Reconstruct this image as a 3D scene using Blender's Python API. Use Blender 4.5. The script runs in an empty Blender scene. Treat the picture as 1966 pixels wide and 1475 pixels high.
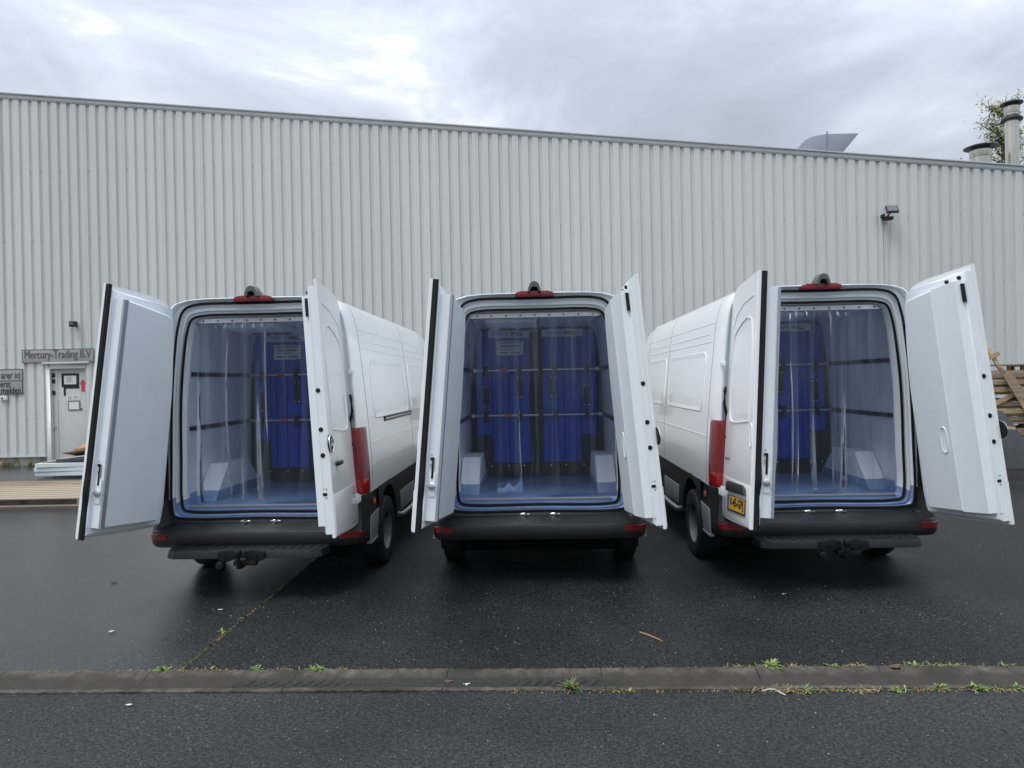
import bpy, bmesh, math, random
from mathutils import Vector, Matrix
R = math.radians
random.seed(7)
SC = bpy.context.scene
COL = SC.collection

# ------------------------------------------------------------------ camera
CAM_H, YAW, PITCH, ROLL = 1.90, R(2.0), R(-0.19), R(1.15)
cam_data = bpy.data.cameras.new('camera')
cam_data.sensor_fit = 'HORIZONTAL'
cam_data.sensor_width = 36.0
cam_data.lens = 36.0 * 1364 / 1966
cam_data.clip_start, cam_data.clip_end = 0.05, 2000
cam = bpy.data.objects.new('camera', cam_data)
COL.objects.link(cam)
cam.matrix_world = (Matrix.Translation((0, 0, CAM_H)) @ Matrix.Rotation(YAW, 4, 'Z')
                    @ Matrix.Rotation(R(90) + PITCH, 4, 'X') @ Matrix.Rotation(-ROLL, 4, 'Z'))
SC.camera = cam

# ------------------------------------------------------------------ world: overcast sky with broken cloud
SUN_EL, SUN_ROT = R(66.6), R(229)
world = bpy.data.worlds.new('World')
SC.world = world
world.use_nodes = True
wn, wl = world.node_tree.nodes, world.node_tree.links
wn.clear()
w_out = wn.new('ShaderNodeOutputWorld')
w_bg = wn.new('ShaderNodeBackground')
w_bg.inputs['Strength'].default_value = 1.0
sky = wn.new('ShaderNodeTexSky')
sky.sky_type = 'NISHITA'
sky.sun_disc = False
sky.sun_elevation, sky.sun_rotation = SUN_EL, SUN_ROT
sky_s = wn.new('ShaderNodeVectorMath'); sky_s.operation = 'SCALE'
sky_s.inputs['Scale'].default_value = 0.10
wl.new(sky.outputs[0], sky_s.inputs[0])
tc = wn.new('ShaderNodeTexCoord')
mp = wn.new('ShaderNodeMapping')
mp.inputs['Scale'].default_value = (1.0, 1.0, 1.9)
mp.inputs['Location'].default_value = (4.63, 4.21, 2.93)
wl.new(tc.outputs['Generated'], mp.inputs['Vector'])
n1 = wn.new('ShaderNodeTexNoise')
n1.inputs['Scale'].default_value = 2.3
n1.inputs['Detail'].default_value = 9
n1.inputs['Roughness'].default_value = 0.57
n1.inputs['Distortion'].default_value = 0.35
wl.new(mp.outputs[0], n1.inputs['Vector'])
r1 = wn.new('ShaderNodeValToRGB')
e = r1.color_ramp.elements
e[0].position, e[0].color = 0.30, (0.285, 0.313, 0.355, 1)
e[1].position, e[1].color = 0.68, (0.84, 0.86, 0.88, 1)
m_ = r1.color_ramp.elements.new(0.45); m_.color = (0.345, 0.382, 0.438, 1)
m_ = r1.color_ramp.elements.new(0.57); m_.color = (0.475, 0.515, 0.575, 1)
wl.new(n1.outputs['Fac'], r1.inputs['Fac'])
# overcast skies brighten towards the zenith: (1 + 2 sin el) / 3, normalised at 20 degrees
sep = wn.new('ShaderNodeSeparateXYZ')
wl.new(tc.outputs['Generated'], sep.inputs[0])
mx = wn.new('ShaderNodeMath'); mx.operation = 'MAXIMUM'; mx.inputs[1].default_value = 0.0
wl.new(sep.outputs['Z'], mx.inputs[0])
ma = wn.new('ShaderNodeMath'); ma.operation = 'MULTIPLY_ADD'
ma.inputs[1].default_value, ma.inputs[2].default_value = 1.75, 0.50
wl.new(mx.outputs[0], ma.inputs[0])
cs = wn.new('ShaderNodeVectorMath'); cs.operation = 'SCALE'
wl.new(r1.outputs['Color'], cs.inputs[0])
wl.new(ma.outputs[0], cs.inputs['Scale'])
wm = wn.new('ShaderNodeMixRGB'); wm.inputs['Fac'].default_value = 0.94
wl.new(sky_s.outputs[0], wm.inputs['Color1'])
wl.new(cs.outputs[0], wm.inputs['Color2'])
wl.new(wm.outputs[0], w_bg.inputs['Color'])
wl.new(w_bg.outputs[0], w_out.inputs['Surface'])

# ------------------------------------------------------------------ sun behind the cloud
sun_data = bpy.data.lights.new('sun', 'SUN')
sun_data.energy = 1.35
sun_data.angle = R(28)
sun_data.color = (1.0, 0.975, 0.94)
sun = bpy.data.objects.new('sun', sun_data)
COL.objects.link(sun)
sun_dir = Vector((-0.30, -0.26, 0.92))
sun.rotation_euler = sun_dir.to_track_quat('Z', 'Y').to_euler()
SC.view_settings.view_transform = 'Standard'
SC.view_settings.look = 'None'
SC.view_settings.exposure = 0.63
SC.view_settings.gamma = 1.0
SC.view_settings.use_curve_mapping = False
SC.cycles.use_denoising = True
SC.cycles.transparent_max_bounces = 24
SC.cycles.max_bounces = 10
SC.cycles.diffuse_bounces = 5

def C(x, z, h=0.0):
    """camera-space right/depth in metres -> lot coordinates"""
    c, s = math.cos(YAW), math.sin(YAW)
    return (x * c - z * s, x * s + z * c, h)

# ------------------------------------------------------------------ materials
MATS = {}
def mat(name, col, rough=0.5, metal=0.0, spec=0.5, coat=0.0, vary=0.0, vscale=6.0, bump=0.0, bscale=40.0, stretch=None, rvary=0.0, emit=None, dirt=None):
    if name in MATS:
        return MATS[name]
    m = bpy.data.materials.new(name)
    m.use_nodes = True
    nt = m.node_tree
    p = nt.nodes['Principled BSDF']
    p.inputs['Base Color'].default_value = (*col, 1)
    p.inputs['Roughness'].default_value = rough
    p.inputs['Metallic'].default_value = metal
    p.inputs['Specular IOR Level'].default_value = spec
    p.inputs['Coat Weight'].default_value = coat
    p.inputs['Coat Roughness'].default_value = 0.06
    L = nt.links.new
    if vary or bump or rvary or dirt:
        t = nt.nodes.new('ShaderNodeTexCoord')
        mpn = nt.nodes.new('ShaderNodeMapping')
        if stretch:
            mpn.inputs['Scale'].default_value = stretch
        L(t.outputs['Object'], mpn.inputs['Vector'])
    if vary:
        n = nt.nodes.new('ShaderNodeTexNoise')
        n.inputs['Scale'].default_value = vscale
        n.inputs['Detail'].default_value = 6
        n.inputs['Roughness'].default_value = 0.6
        L(mpn.outputs[0], n.inputs['Vector'])
        rp = nt.nodes.new('ShaderNodeValToRGB')
        rp.color_ramp.elements[0].position = 0.28
        rp.color_ramp.elements[1].position = 0.72
        a, b = 1 - vary, 1 + vary
        rp.color_ramp.elements[0].color = (*[min(1, c * a) for c in col], 1)
        rp.color_ramp.elements[1].color = (*[min(1, c * b) for c in col], 1)
        L(n.outputs['Fac'], rp.inputs['Fac'])
        L(rp.outputs[0], p.inputs['Base Color'])
        last = rp.outputs[0]
        if dirt:
            n3 = nt.nodes.new('ShaderNodeTexNoise')
            n3.inputs['Scale'].default_value = dirt[1]
            n3.inputs['Detail'].default_value = 8
            L(mpn.outputs[0], n3.inputs['Vector'])
            r3 = nt.nodes.new('ShaderNodeValToRGB')
            r3.color_ramp.elements[0].position = dirt[2]
            r3.color_ramp.elements[1].position = dirt[2] + 0.18
            L(n3.outputs['Fac'], r3.inputs['Fac'])
            mm = nt.nodes.new('ShaderNodeMixRGB')
            mm.inputs['Color2'].default_value = (*dirt[0], 1)
            L(r3.outputs[0], mm.inputs['Fac'])
            L(last, mm.inputs['Color1'])
            L(mm.outputs[0], p.inputs['Base Color'])
        if rvary:
            mr = nt.nodes.new('ShaderNodeMapRange')
            mr.inputs['To Min'].default_value = max(0.02, rough - rvary)
            mr.inputs['To Max'].default_value = min(1, rough + rvary)
            L(n.outputs['Fac'], mr.inputs['Value'])
            L(mr.outputs[0], p.inputs['Roughness'])
    if bump:
        n2 = nt.nodes.new('ShaderNodeTexNoise')
        n2.inputs['Scale'].default_value = bscale
        n2.inputs['Detail'].default_value = 4
        L(mpn.outputs[0], n2.inputs['Vector'])
        bp = nt.nodes.new('ShaderNodeBump')
        bp.inputs['Strength'].default_value = bump
        bp.inputs['Distance'].default_value = 0.01
        L(n2.outputs['Fac'], bp.inputs['Height'])
        L(bp.outputs[0], p.inputs['Normal'])
    MATS[name] = m
    return m

def asphalt(name, dark, light, rough0, rough1, speck, bumps, spec=0.5):
    m = bpy.data.materials.new(name); m.use_nodes = True
    nt = m.node_tree; L = nt.links.new
    p = nt.nodes['Principled BSDF']
    p.inputs['Specular IOR Level'].default_value = spec
    t = nt.nodes.new('ShaderNodeTexCoord')
    big = nt.nodes.new('ShaderNodeTexNoise'); big.inputs['Scale'].default_value = 0.55; big.inputs['Detail'].default_value = 5
    fine = nt.nodes.new('ShaderNodeTexNoise'); fine.inputs['Scale'].default_value = 48; fine.inputs['Detail'].default_value = 3; fine.inputs['Roughness'].default_value = 0.7
    vor = nt.nodes.new('ShaderNodeTexVoronoi'); vor.inputs['Scale'].default_value = 105
    vs = nt.nodes.new('ShaderNodeTexVoronoi'); vs.inputs['Scale'].default_value = 42
    for n in (big, fine, vor, vs):
        L(t.outputs['Object'], n.inputs['Vector'])
    rp = nt.nodes.new('ShaderNodeValToRGB')
    rp.color_ramp.elements[0].position, rp.color_ramp.elements[0].color = 0.33, (*dark, 1)
    rp.color_ramp.elements[1].position, rp.color_ramp.elements[1].color = 0.68, (*light, 1)
    L(fine.outputs['Fac'], rp.inputs['Fac'])
    # pale chips of aggregate: a few random cells only
    sepc = nt.nodes.new('ShaderNodeSeparateColor'); L(vs.outputs['Color'], sepc.inputs[0])
    gt = nt.nodes.new('ShaderNodeMath'); gt.operation = 'GREATER_THAN'; gt.inputs[1].default_value = 1 - speck
    L(sepc.outputs[0], gt.inputs[0])
    lt = nt.nodes.new('ShaderNodeMath'); lt.operation = 'LESS_THAN'; lt.inputs[1].default_value = 0.26
    L(vs.outputs['Distance'], lt.inputs[0])
    mul = nt.nodes.new('ShaderNodeMath'); mul.operation = 'MULTIPLY'; L(gt.outputs[0], mul.inputs[0]); L(lt.outputs[0], mul.inputs[1])
    mul2 = nt.nodes.new('ShaderNodeMath'); mul2.operation = 'MULTIPLY'; L(mul.outputs[0], mul2.inputs[0]); mul2.inputs[1].default_value = 0.75
    mx = nt.nodes.new('ShaderNodeMixRGB'); mx.inputs['Color2'].default_value = (0.13, 0.13, 0.127, 1)
    L(mul2.outputs[0], mx.inputs['Fac']); L(rp.outputs[0], mx.inputs['Color1'])
    # slow tonal drift, damp patches
    mr = nt.nodes.new('ShaderNodeMapRange'); mr.inputs['From Min'].default_value = 0.35; mr.inputs['From Max'].default_value = 0.65
    mr.inputs['To Min'].default_value = 0.68; mr.inputs['To Max'].default_value = 1.28
    L(big.outputs['Fac'], mr.inputs['Value'])
    sc = nt.nodes.new('ShaderNodeVectorMath'); sc.operation = 'SCALE'
    L(mx.outputs[0], sc.inputs[0]); L(mr.outputs[0], sc.inputs['Scale'])
    sepv = nt.nodes.new('ShaderNodeSeparateColor'); L(vor.outputs['Color'], sepv.inputs[0])
    mrv = nt.nodes.new('ShaderNodeMapRange'); mrv.inputs['To Min'].default_value = 0.5; mrv.inputs['To Max'].default_value = 1.5
    L(sepv.outputs[1], mrv.inputs['Value'])
    sc2 = nt.nodes.new('ShaderNodeVectorMath'); sc2.operation = 'SCALE'
    L(sc.outputs[0], sc2.inputs[0]); L(mrv.outputs[0], sc2.inputs['Scale'])
    L(sc2.outputs[0], p.inputs['Base Color'])
    rr = nt.nodes.new('ShaderNodeMapRange'); rr.inputs['From Min'].default_value = 0.35; rr.inputs['From Max'].default_value = 0.65
    rr.inputs['To Min'].default_value = rough0; rr.inputs['To Max'].default_value = rough1
    L(big.outputs['Fac'], rr.inputs['Value']); L(rr.outputs[0], p.inputs['Roughness'])
    ad = nt.nodes.new('ShaderNodeMath'); ad.operation = 'MULTIPLY_ADD'; ad.inputs[1].default_value = -0.6
    L(vor.outputs['Distance'], ad.inputs[0]); L(fine.outputs['Fac'], ad.inputs[2])
    bp = nt.nodes.new('ShaderNodeBump'); bp.inputs['Strength'].default_value = bumps; bp.inputs['Distance'].default_value = 0.006
    L(ad.outputs[0], bp.inputs['Height']); L(bp.outputs[0], p.inputs['Normal'])
    MATS[name] = m
    return m

def pvc_mat():
    m = bpy.data.materials.new('clear_pvc'); m.use_nodes = True
    nt = m.node_tree; L = nt.links.new
    nt.nodes.clear()
    o = nt.nodes.new('ShaderNodeOutputMaterial')
    tr = nt.nodes.new('ShaderNodeBsdfTransparent'); tr.inputs[0].default_value = (0.945, 0.975, 1.0, 1)
    gl = nt.nodes.new('ShaderNodeBsdfGlossy'); gl.inputs['Roughness'].default_value = 0.05; gl.inputs[0].default_value = (0.95, 0.97, 1, 1)
    df = nt.nodes.new('ShaderNodeBsdfDiffuse'); df.inputs[0].default_value = (0.50, 0.66, 0.88, 1)
    lw = nt.nodes.new('ShaderNodeFresnel'); lw.inputs['IOR'].default_value = 1.6
    mr = nt.nodes.new('ShaderNodeMath'); mr.operation = 'MULTIPLY_ADD'; mr.inputs[1].default_value = 0.7; mr.inputs[2].default_value = 0.0
    L(lw.outputs[0], mr.inputs[0])
    a = nt.nodes.new('ShaderNodeMixShader'); a.inputs[0].default_value = 0.026
    L(tr.outputs[0], a.inputs[1]); L(df.outputs[0], a.inputs[2])
    b = nt.nodes.new('ShaderNodeMixShader')
    L(mr.outputs[0], b.inputs[0]); L(a.outputs[0], b.inputs[1]); L(gl.outputs[0], b.inputs[2])
    t = nt.nodes.new('ShaderNodeTexCoord')
    n = nt.nodes.new('ShaderNodeTexNoise'); n.inputs['Scale'].default_value = 7; n.inputs['Detail'].default_value = 2
    mpn = nt.nodes.new('ShaderNodeMapping'); mpn.inputs['Scale'].default_value = (1.6, 1, 0.25)
    L(t.outputs['Object'], mpn.inputs[0]); L(mpn.outputs[0], n.inputs['Vector'])
    bp = nt.nodes.new('ShaderNodeBump'); bp.inputs['Strength'].default_value = 0.45; bp.inputs['Distance'].default_value = 0.02
    L(n.outputs['Fac'], bp.inputs['Height'])
    L(bp.outputs[0], gl.inputs['Normal'])
    L(b.outputs[0], o.inputs['Surface'])
    MATS['clear_pvc'] = m
    return m

WHITE = mat('white_paint', (0.82, 0.84, 0.85), 0.28, coat=0.7, vary=0.02, vscale=3)
INNER = mat('inner_white', (0.785, 0.84, 0.87), 0.35, vary=0.025, vscale=4)
LINING = mat('lining_white', (0.89, 0.91, 0.925), 0.28, vary=0.04, vscale=2.5)
BLACKP = mat('black_plastic', (0.016, 0.0165, 0.018), 0.45, vary=0.25, vscale=9, bump=0.15, bscale=300)
BLACKG = mat('black_gloss', (0.03, 0.031, 0.034), 0.3, vary=0.2, vscale=14, bump=0.12, bscale=25, stretch=(0.4, 1, 3))
RUBBER = mat('rubber', (0.008, 0.008, 0.009), 0.6, spec=0.3)
TYRE = mat('tyre_rubber', (0.009, 0.009, 0.0095), 0.8, vary=0.3, vscale=20, bump=0.3, bscale=120)
RIMM = mat('rim_steel', (0.15, 0.155, 0.16), 0.4, metal=0.25, vary=0.15)
CHROME = mat('chrome', (0.8, 0.8, 0.8), 0.12, metal=1.0)
ALU = mat('aluminium', (0.60, 0.62, 0.65), 0.32, metal=0.85, vary=0.08, vscale=20)
ALUG = mat('grey_profile', (0.33, 0.36, 0.40), 0.35, metal=0.35)
RED = mat('red_lens', (0.19, 0.006, 0.010), 0.22, coat=0.35, bump=0.2, bscale=60)
REDB = mat('bright_red_lens', (0.36, 0.010, 0.010), 0.12, coat=1.0)
ORANGE = mat('orange_lens', (0.55, 0.14, 0.02), 0.2, coat=0.6)
FLOORB = mat('blue_floor', (0.20, 0.285, 0.50), 0.3, vary=0.14, vscale=7, bump=0.12, bscale=200, dirt=((0.25, 0.33, 0.53), 3.0, 0.52))
PADBLUE = mat('blue_quilt', (0.010, 0.050, 0.48), 0.5, vary=0.18, vscale=5, bump=0.5, bscale=9)
PADBLACK = mat('black_webbing', (0.012, 0.012, 0.014), 0.7, bump=0.3, bscale=60)
RAILM = mat('dark_rail', (0.055, 0.065, 0.085), 0.35, metal=0.5)
LABELW = mat('label_white', (0.62, 0.68, 0.76), 0.5)
PAPER = mat('paper', (0.78, 0.78, 0.77), 0.7)
INK = mat('ink', (0.02, 0.02, 0.025), 0.7)
GREYINK = mat('grey_ink', (0.16, 0.17, 0.19), 0.7)
PLATEY = mat('plate_yellow', (0.72, 0.40, 0.045), 0.35)
PLATEB = mat('plate_blue', (0.02, 0.06, 0.33), 0.35)
ORANGEP = mat('orange_plastic', (0.5, 0.10, 0.02), 0.45)
DARKUND = mat('underbody_blocker', (0.004, 0.004, 0.004), 0.9, spec=0.1)
GREYFLAP = mat('grey_panel', (0.30, 0.32, 0.34), 0.45, metal=0.3, vary=0.12)
CAMGREY = mat('camera_grey', (0.10, 0.105, 0.10), 0.45)
PVC = pvc_mat()
CLAD = mat('cladding_grey', (0.635, 0.66, 0.652), 0.42, vary=0.02, vscale=0.6, rvary=0.05)
_nt = CLAD.node_tree; _p = _nt.nodes['Principled BSDF']
_oi = _nt.nodes.new('ShaderNodeObjectInfo'); _mr = _nt.nodes.new('ShaderNodeMapRange'); _mr.inputs['To Min'].default_value = 0.965; _mr.inputs['To Max'].default_value = 1.03
_nt.links.new(_oi.outputs['Random'], _mr.inputs['Value'])
_sc = _nt.nodes.new('ShaderNodeVectorMath'); _sc.operation = 'SCALE'
_nt.links.new(_p.inputs['Base Color'].links[0].from_socket, _sc.inputs[0]); _nt.links.new(_mr.outputs[0], _sc.inputs['Scale']); _nt.links.new(_sc.outputs[0], _p.inputs['Base Color'])
COPING = mat('coping_grey', (0.50, 0.53, 0.54), 0.4, vary=0.08, vscale=2.0)
PLINTH = mat('plinth_concrete', (0.33, 0.32, 0.285), 0.9, vary=0.3, vscale=5, bump=0.5, bscale=40, dirt=((0.12, 0.14, 0.07), 6.0, 0.54))
DOORW = mat('door_paint', (0.62, 0.63, 0.61), 0.4, vary=0.05, vscale=4)
SIGNG = mat('sign_grey', (0.36, 0.36, 0.375), 0.45, vary=0.05)
SIGNTXT = mat('sign_letter', (0.135, 0.115, 0.115), 0.5)
WOODL = mat('wood_light', (0.50, 0.36, 0.20), 0.75, vary=0.28, vscale=5, stretch=(0.5, 6, 6), bump=0.3, bscale=30)
WOODM = mat('wood_mid', (0.33, 0.235, 0.145), 0.8, vary=0.35, vscale=5, stretch=(0.5, 6, 6), bump=0.3, bscale=30)
WOODG = mat('wood_grey', (0.27, 0.20, 0.14), 0.85, vary=0.35, vscale=5, stretch=(0.5, 6, 6), bump=0.3, bscale=30)
WOODP = mat('wood_pale', (0.36, 0.30, 0.225), 0.8, vary=0.22, vscale=4, stretch=(0.4, 7, 7), bump=0.2, bscale=30, dirt=((0.33, 0.25, 0.18), 5.0, 0.56))
FOAM = mat('foam_board', (0.66, 0.74, 0.73), 0.7, vary=0.05)
CARD = mat('brown_board', (0.42, 0.20, 0.10), 0.7, vary=0.12, vscale=6)
GREYSH = mat('grey_sheet', (0.055, 0.058, 0.068), 0.55, vary=0.15)
STEEL = mat('stainless', (0.62, 0.58, 0.50), 0.28, metal=0.9, vary=0.12, vscale=3, rvary=0.1, stretch=(1, 1, 0.3))
BLACKM = mat('black_metal', (0.02, 0.021, 0.023), 0.5)
GALV = mat('galvanised', (0.30, 0.325, 0.36), 0.45, metal=0.4, vary=0.08)
CONC = mat('gutter_concrete', (0.082, 0.074, 0.062), 0.85, vary=0.55, vscale=14, bump=0.9, bscale=90, dirt=((0.030, 0.027, 0.022), 2.6, 0.46))
_nt = CONC.node_tree; _p = _nt.nodes['Principled BSDF']; _L = _nt.links.new
_t = _nt.nodes.new('ShaderNodeTexCoord'); _sx = _nt.nodes.new('ShaderNodeSeparateXYZ'); _L(_t.outputs['Object'], _sx.inputs[0])
_nn = _nt.nodes.new('ShaderNodeTexNoise'); _nn.inputs['Scale'].default_value = 5; _nn.inputs['Detail'].default_value = 6; _L(_t.outputs['Object'], _nn.inputs['Vector'])
_a = _nt.nodes.new('ShaderNodeMath'); _a.operation = 'SUBTRACT'; _a.inputs[1].default_value = 4.495; _L(_sx.outputs['Y'], _a.inputs[0])
_b = _nt.nodes.new('ShaderNodeMath'); _b.operation = 'ABSOLUTE'; _L(_a.outputs[0], _b.inputs[0])
_c = _nt.nodes.new('ShaderNodeMath'); _c.operation = 'MULTIPLY_ADD'; _c.inputs[1].default_value = 0.16; _L(_nn.outputs['Fac'], _c.inputs[0]); _L(_b.outputs[0], _c.inputs[2])
_d = _nt.nodes.new('ShaderNodeMapRange'); _d.inputs['From Min'].default_value = 0.165; _d.inputs['From Max'].default_value = 0.205; _d.inputs['To Min'].default_value = 0.8; _d.inputs['To Max'].default_value = 0.0; _L(_c.outputs[0], _d.inputs['Value'])
_m = _nt.nodes.new('ShaderNodeMixRGB'); _m.inputs['Color2'].default_value = (0.030, 0.027, 0.023, 1); _L(_d.outputs[0], _m.inputs['Fac']); _L(_p.inputs['Base Color'].links[0].from_socket, _m.inputs['Color1']); _L(_m.outputs[0], _p.inputs['Base Color'])
MUD = mat('mud', (0.027, 0.0245, 0.021), 0.65, vary=0.3, vscale=25, bump=0.8, bscale=50)
MOSS = mat('moss', (0.075, 0.085, 0.028), 0.95, vary=0.5, vscale=30, bump=0.8, bscale=120)
STRAW = mat('dry_grass', (0.30, 0.22, 0.11), 0.9, vary=0.3, vscale=30)
LEAF = mat('weed_leaf', (0.13, 0.20, 0.045), 0.55, vary=0.35, vscale=18)
LEAFP = mat('weed_leaf_pale', (0.30, 0.33, 0.13), 0.6, vary=0.3, vscale=18)
BLADE = mat('grass_blade', (0.085, 0.17, 0.035), 0.5, vary=0.35, vscale=14)
TREELEAF = mat('tree_leaf', (0.19, 0.19, 0.07), 0.6, vary=0.45, vscale=3)
BARK = mat('bark', (0.10, 0.085, 0.07), 0.9)
TWIG = mat('twig', (0.30, 0.20, 0.11), 0.8)
LITTER = mat('litter', (0.62, 0.62, 0.58), 0.7)
DRYLEAF = mat('dead_leaf', (0.12, 0.065, 0.04), 0.8)
LAMPG = mat('lamp_glass', (0.10, 0.105, 0.105), 0.15, coat=0.5)
RUST = mat('rust_stain', (0.42, 0.34, 0.24), 0.7, vary=0.2)
PINK = mat('pink_red', (0.62, 0.05, 0.11), 0.6)
AS_ROAD = asphalt('asphalt_road', (0.010, 0.0107, 0.0112), (0.046, 0.049, 0.052), 0.50, 0.72, 0.035, 0.75, 0.32)
AS_LOT = asphalt('asphalt_lot', (0.005, 0.0052, 0.0053), (0.034, 0.035, 0.0355), 0.38, 0.66, 0.05, 0.8, 0.22)
AS_LEFT = asphalt('asphalt_left', (0.011, 0.0115, 0.012), (0.050, 0.052, 0.054), 0.12, 0.28, 0.05, 0.24, 0.95)

# ------------------------------------------------------------------ mesh builder
class MB:
    def __init__(s):
        s.v, s.f, s.m = [], [], []
    def add(s, verts, faces, mi=0, M=None):
        b = len(s.v)
        if M is not None:
            verts = [tuple(M @ Vector(p)) for p in verts]
        s.v += [tuple(p) for p in verts]
        s.f += [tuple(i + b for i in f) for f in faces]
        s.m += [mi] * len(faces)
        return s
    def box(s, x0, x1, y0, y1, z0, z1, mi=0, M=None):
        v = [(x0, y0, z0), (x1, y0, z0), (x1, y1, z0), (x0, y1, z0), (x0, y0, z1), (x1, y0, z1), (x1, y1, z1), (x0, y1, z1)]
        return s.add(v, [(0, 3, 2, 1), (4, 5, 6, 7), (0, 1, 5, 4), (1, 2, 6, 5), (2, 3, 7, 6), (3, 0, 4, 7)], mi, M)
    def prism(s, poly, axis, a, b, mi=0, M=None, poly2=None):
        fn = {'x': lambda t, p: (t, p[0], p[1]), 'y': lambda t, p: (p[0], t, p[1]), 'z': lambda t, p: (p[0], p[1], t)}[axis]
        n = len(poly)
        v = [fn(a, p) for p in poly] + [fn(b, p) for p in (poly2 or poly)]
        f = [tuple(range(n - 1, -1, -1)), tuple(range(n, 2 * n))] + [(i, (i + 1) % n, n + (i + 1) % n, n + i) for i in range(n)]
        return s.add(v, f, mi, M)
    def loft(s, rings, closed=True, mi=0, matfn=None, cap0=False, cap1=False, M=None):
        n = len(rings[0])
        v = [p for r in rings for p in r]
        f, ms = [], []
        for k in range(len(rings) - 1):
            for i in range(n if closed else n - 1):
                j = (i + 1) % n
                f.append((k * n + i, k * n + j, (k + 1) * n + j, (k + 1) * n + i))
                ms.append(matfn(k, v[k * n + i], v[k * n + j], v[(k + 1) * n + i]) if matfn else mi)
        if cap0: f.append(tuple(range(n))); ms.append(mi)
        if cap1: f.append(tuple((len(rings) - 1) * n + i for i in range(n))); ms.append(mi)
        b = len(s.v)
        if M is not None: v = [tuple(M @ Vector(p)) for p in v]
        s.v += [tuple(p) for p in v]
        s.f += [tuple(i + b for i in q) for q in f]
        s.m += ms
        return s
    def tube(s, path, r, n=8, closed=False, mi=0, M=None, rx=None):
        pts = [Vector(p) for p in path]
        rings = []
        N = len(pts)
        up = Vector((0, 0, 1))
        for i, p in enumerate(pts):
            a = pts[(i - 1) % N] if (closed or i > 0) else p
            b = pts[(i + 1) % N] if (closed or i < N - 1) else p
            d = (b - a).normalized()
            u = up - d * up.dot(d)
            if u.length < 0.15:
                u = Vector((0, 1, 0)) - d * d.y
            u.normalize()
            w = d.cross(u)
            rr = r[i] if isinstance(r, (list, tuple)) else r
            rings.append([tuple(p + u * math.cos(2 * math.pi * k / n) * rr + w * math.sin(2 * math.pi * k / n) * (rx or rr)) for k in range(n)])
        if closed: rings.append(rings[0])
        return s.loft(rings, True, mi, cap0=not closed, cap1=not closed, M=M)
    def lathe(s, prof, n=24, axis='z', c=(0, 0, 0), mi=0, M=None):
        rings = []
        for r, h in prof:
            ring = []
            for k in range(n):
                a = 2 * math.pi * k / n
                p = {'z': (r * math.cos(a), r * math.sin(a), h), 'x': (h, r * math.cos(a), r * math.sin(a)), 'y': (r * math.cos(a), h, r * math.sin(a))}[axis]
                ring.append((p[0] + c[0], p[1] + c[1], p[2] + c[2]))
            rings.append(ring)
        return s.loft(rings, True, mi, cap0=True, cap1=True, M=M)
    def mesh(s, name, mats, bevel=0.0, smooth=35, seg=2, flip_x=False):
        me = bpy.data.meshes.new(name)
        v = [(-p[0], p[1], p[2]) for p in s.v] if flip_x else s.v
        me.from_pydata(v, [], s.f)
        for m in mats: me.materials.append(m)
        me.polygons.foreach_set('material_index', s.m)
        bm = bmesh.new(); bm.from_mesh(me)
        bmesh.ops.remove_doubles(bm, verts=bm.verts, dist=1e-5)
        bmesh.ops.recalc_face_normals(bm, faces=bm.faces)
        if bevel:
            ed = [e_ for e_ in bm.edges if len(e_.link_faces) == 2 and e_.calc_face_angle(0) > R(28)]
            bmesh.ops.bevel(bm, geom=ed, offset=bevel, segments=seg, profile=0.6, affect='EDGES', clamp_overlap=True)
        bm.to_mesh(me); bm.free()
        if smooth:
            me.polygons.foreach_set('use_smooth', [True] * len(me.polygons))
            me.set_sharp_from_angle(angle=R(smooth))
        me.update()
        return me

def link(name, me, parent=None, label=None, cat=None, group=None, kind=None, M=None):
    o = bpy.data.objects.new(name, me)
    COL.objects.link(o)
    if parent is not None: o.parent = parent
    if M is not None: o.matrix_basis = M
    if label: o['label'] = label
    if cat: o['category'] = cat
    if group: o['group'] = group
    if kind: o['kind'] = kind
    return o
def empty(name, loc, label, cat, rz=0.0, group=None):
    return link(name, None, None, label, cat, group, None, Matrix.Translation(loc) @ Matrix.Rotation(rz, 4, 'Z'))
CACHE = {}
def cached(key, fn):
    if key not in CACHE: CACHE[key] = fn()
    return CACHE[key]

def text_mb(body, size, w=None, bold=0.0, ext=0.0012, shear=0.0):
    """text in the XZ plane facing -Y, centred; scaled to width w"""
    cu = bpy.data.curves.new('t', 'FONT')
    cu.body, cu.size, cu.extrude, cu.offset, cu.shear = body, size, 0.0, bold, shear
    cu.align_x, cu.align_y = 'CENTER', 'CENTER'
    cu.resolution_u = 3
    o = bpy.data.objects.new('t', cu); COL.objects.link(o)
    dg = bpy.context.evaluated_depsgraph_get()
    me = bpy.data.meshes.new_from_object(o.evaluated_get(dg))
    v = [tuple(p.co) for p in me.vertices]
    f = [tuple(p.vertices) for p in me.polygons]
    bpy.data.objects.remove(o); bpy.data.curves.remove(cu); bpy.data.meshes.remove(me)
    if not v: return MB()
    x0, x1 = min(p[0] for p in v), max(p[0] for p in v)
    y0, y1 = min(p[1] for p in v), max(p[1] for p in v)
    k = (w / (x1 - x0)) if w else 1.0
    cx, cy = (x0 + x1) / 2, (y0 + y1) / 2
    mb = MB()
    mb.add([((p[0] - cx) * k, -ext, p[1] - cy) for p in v], f)
    return mb

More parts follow.
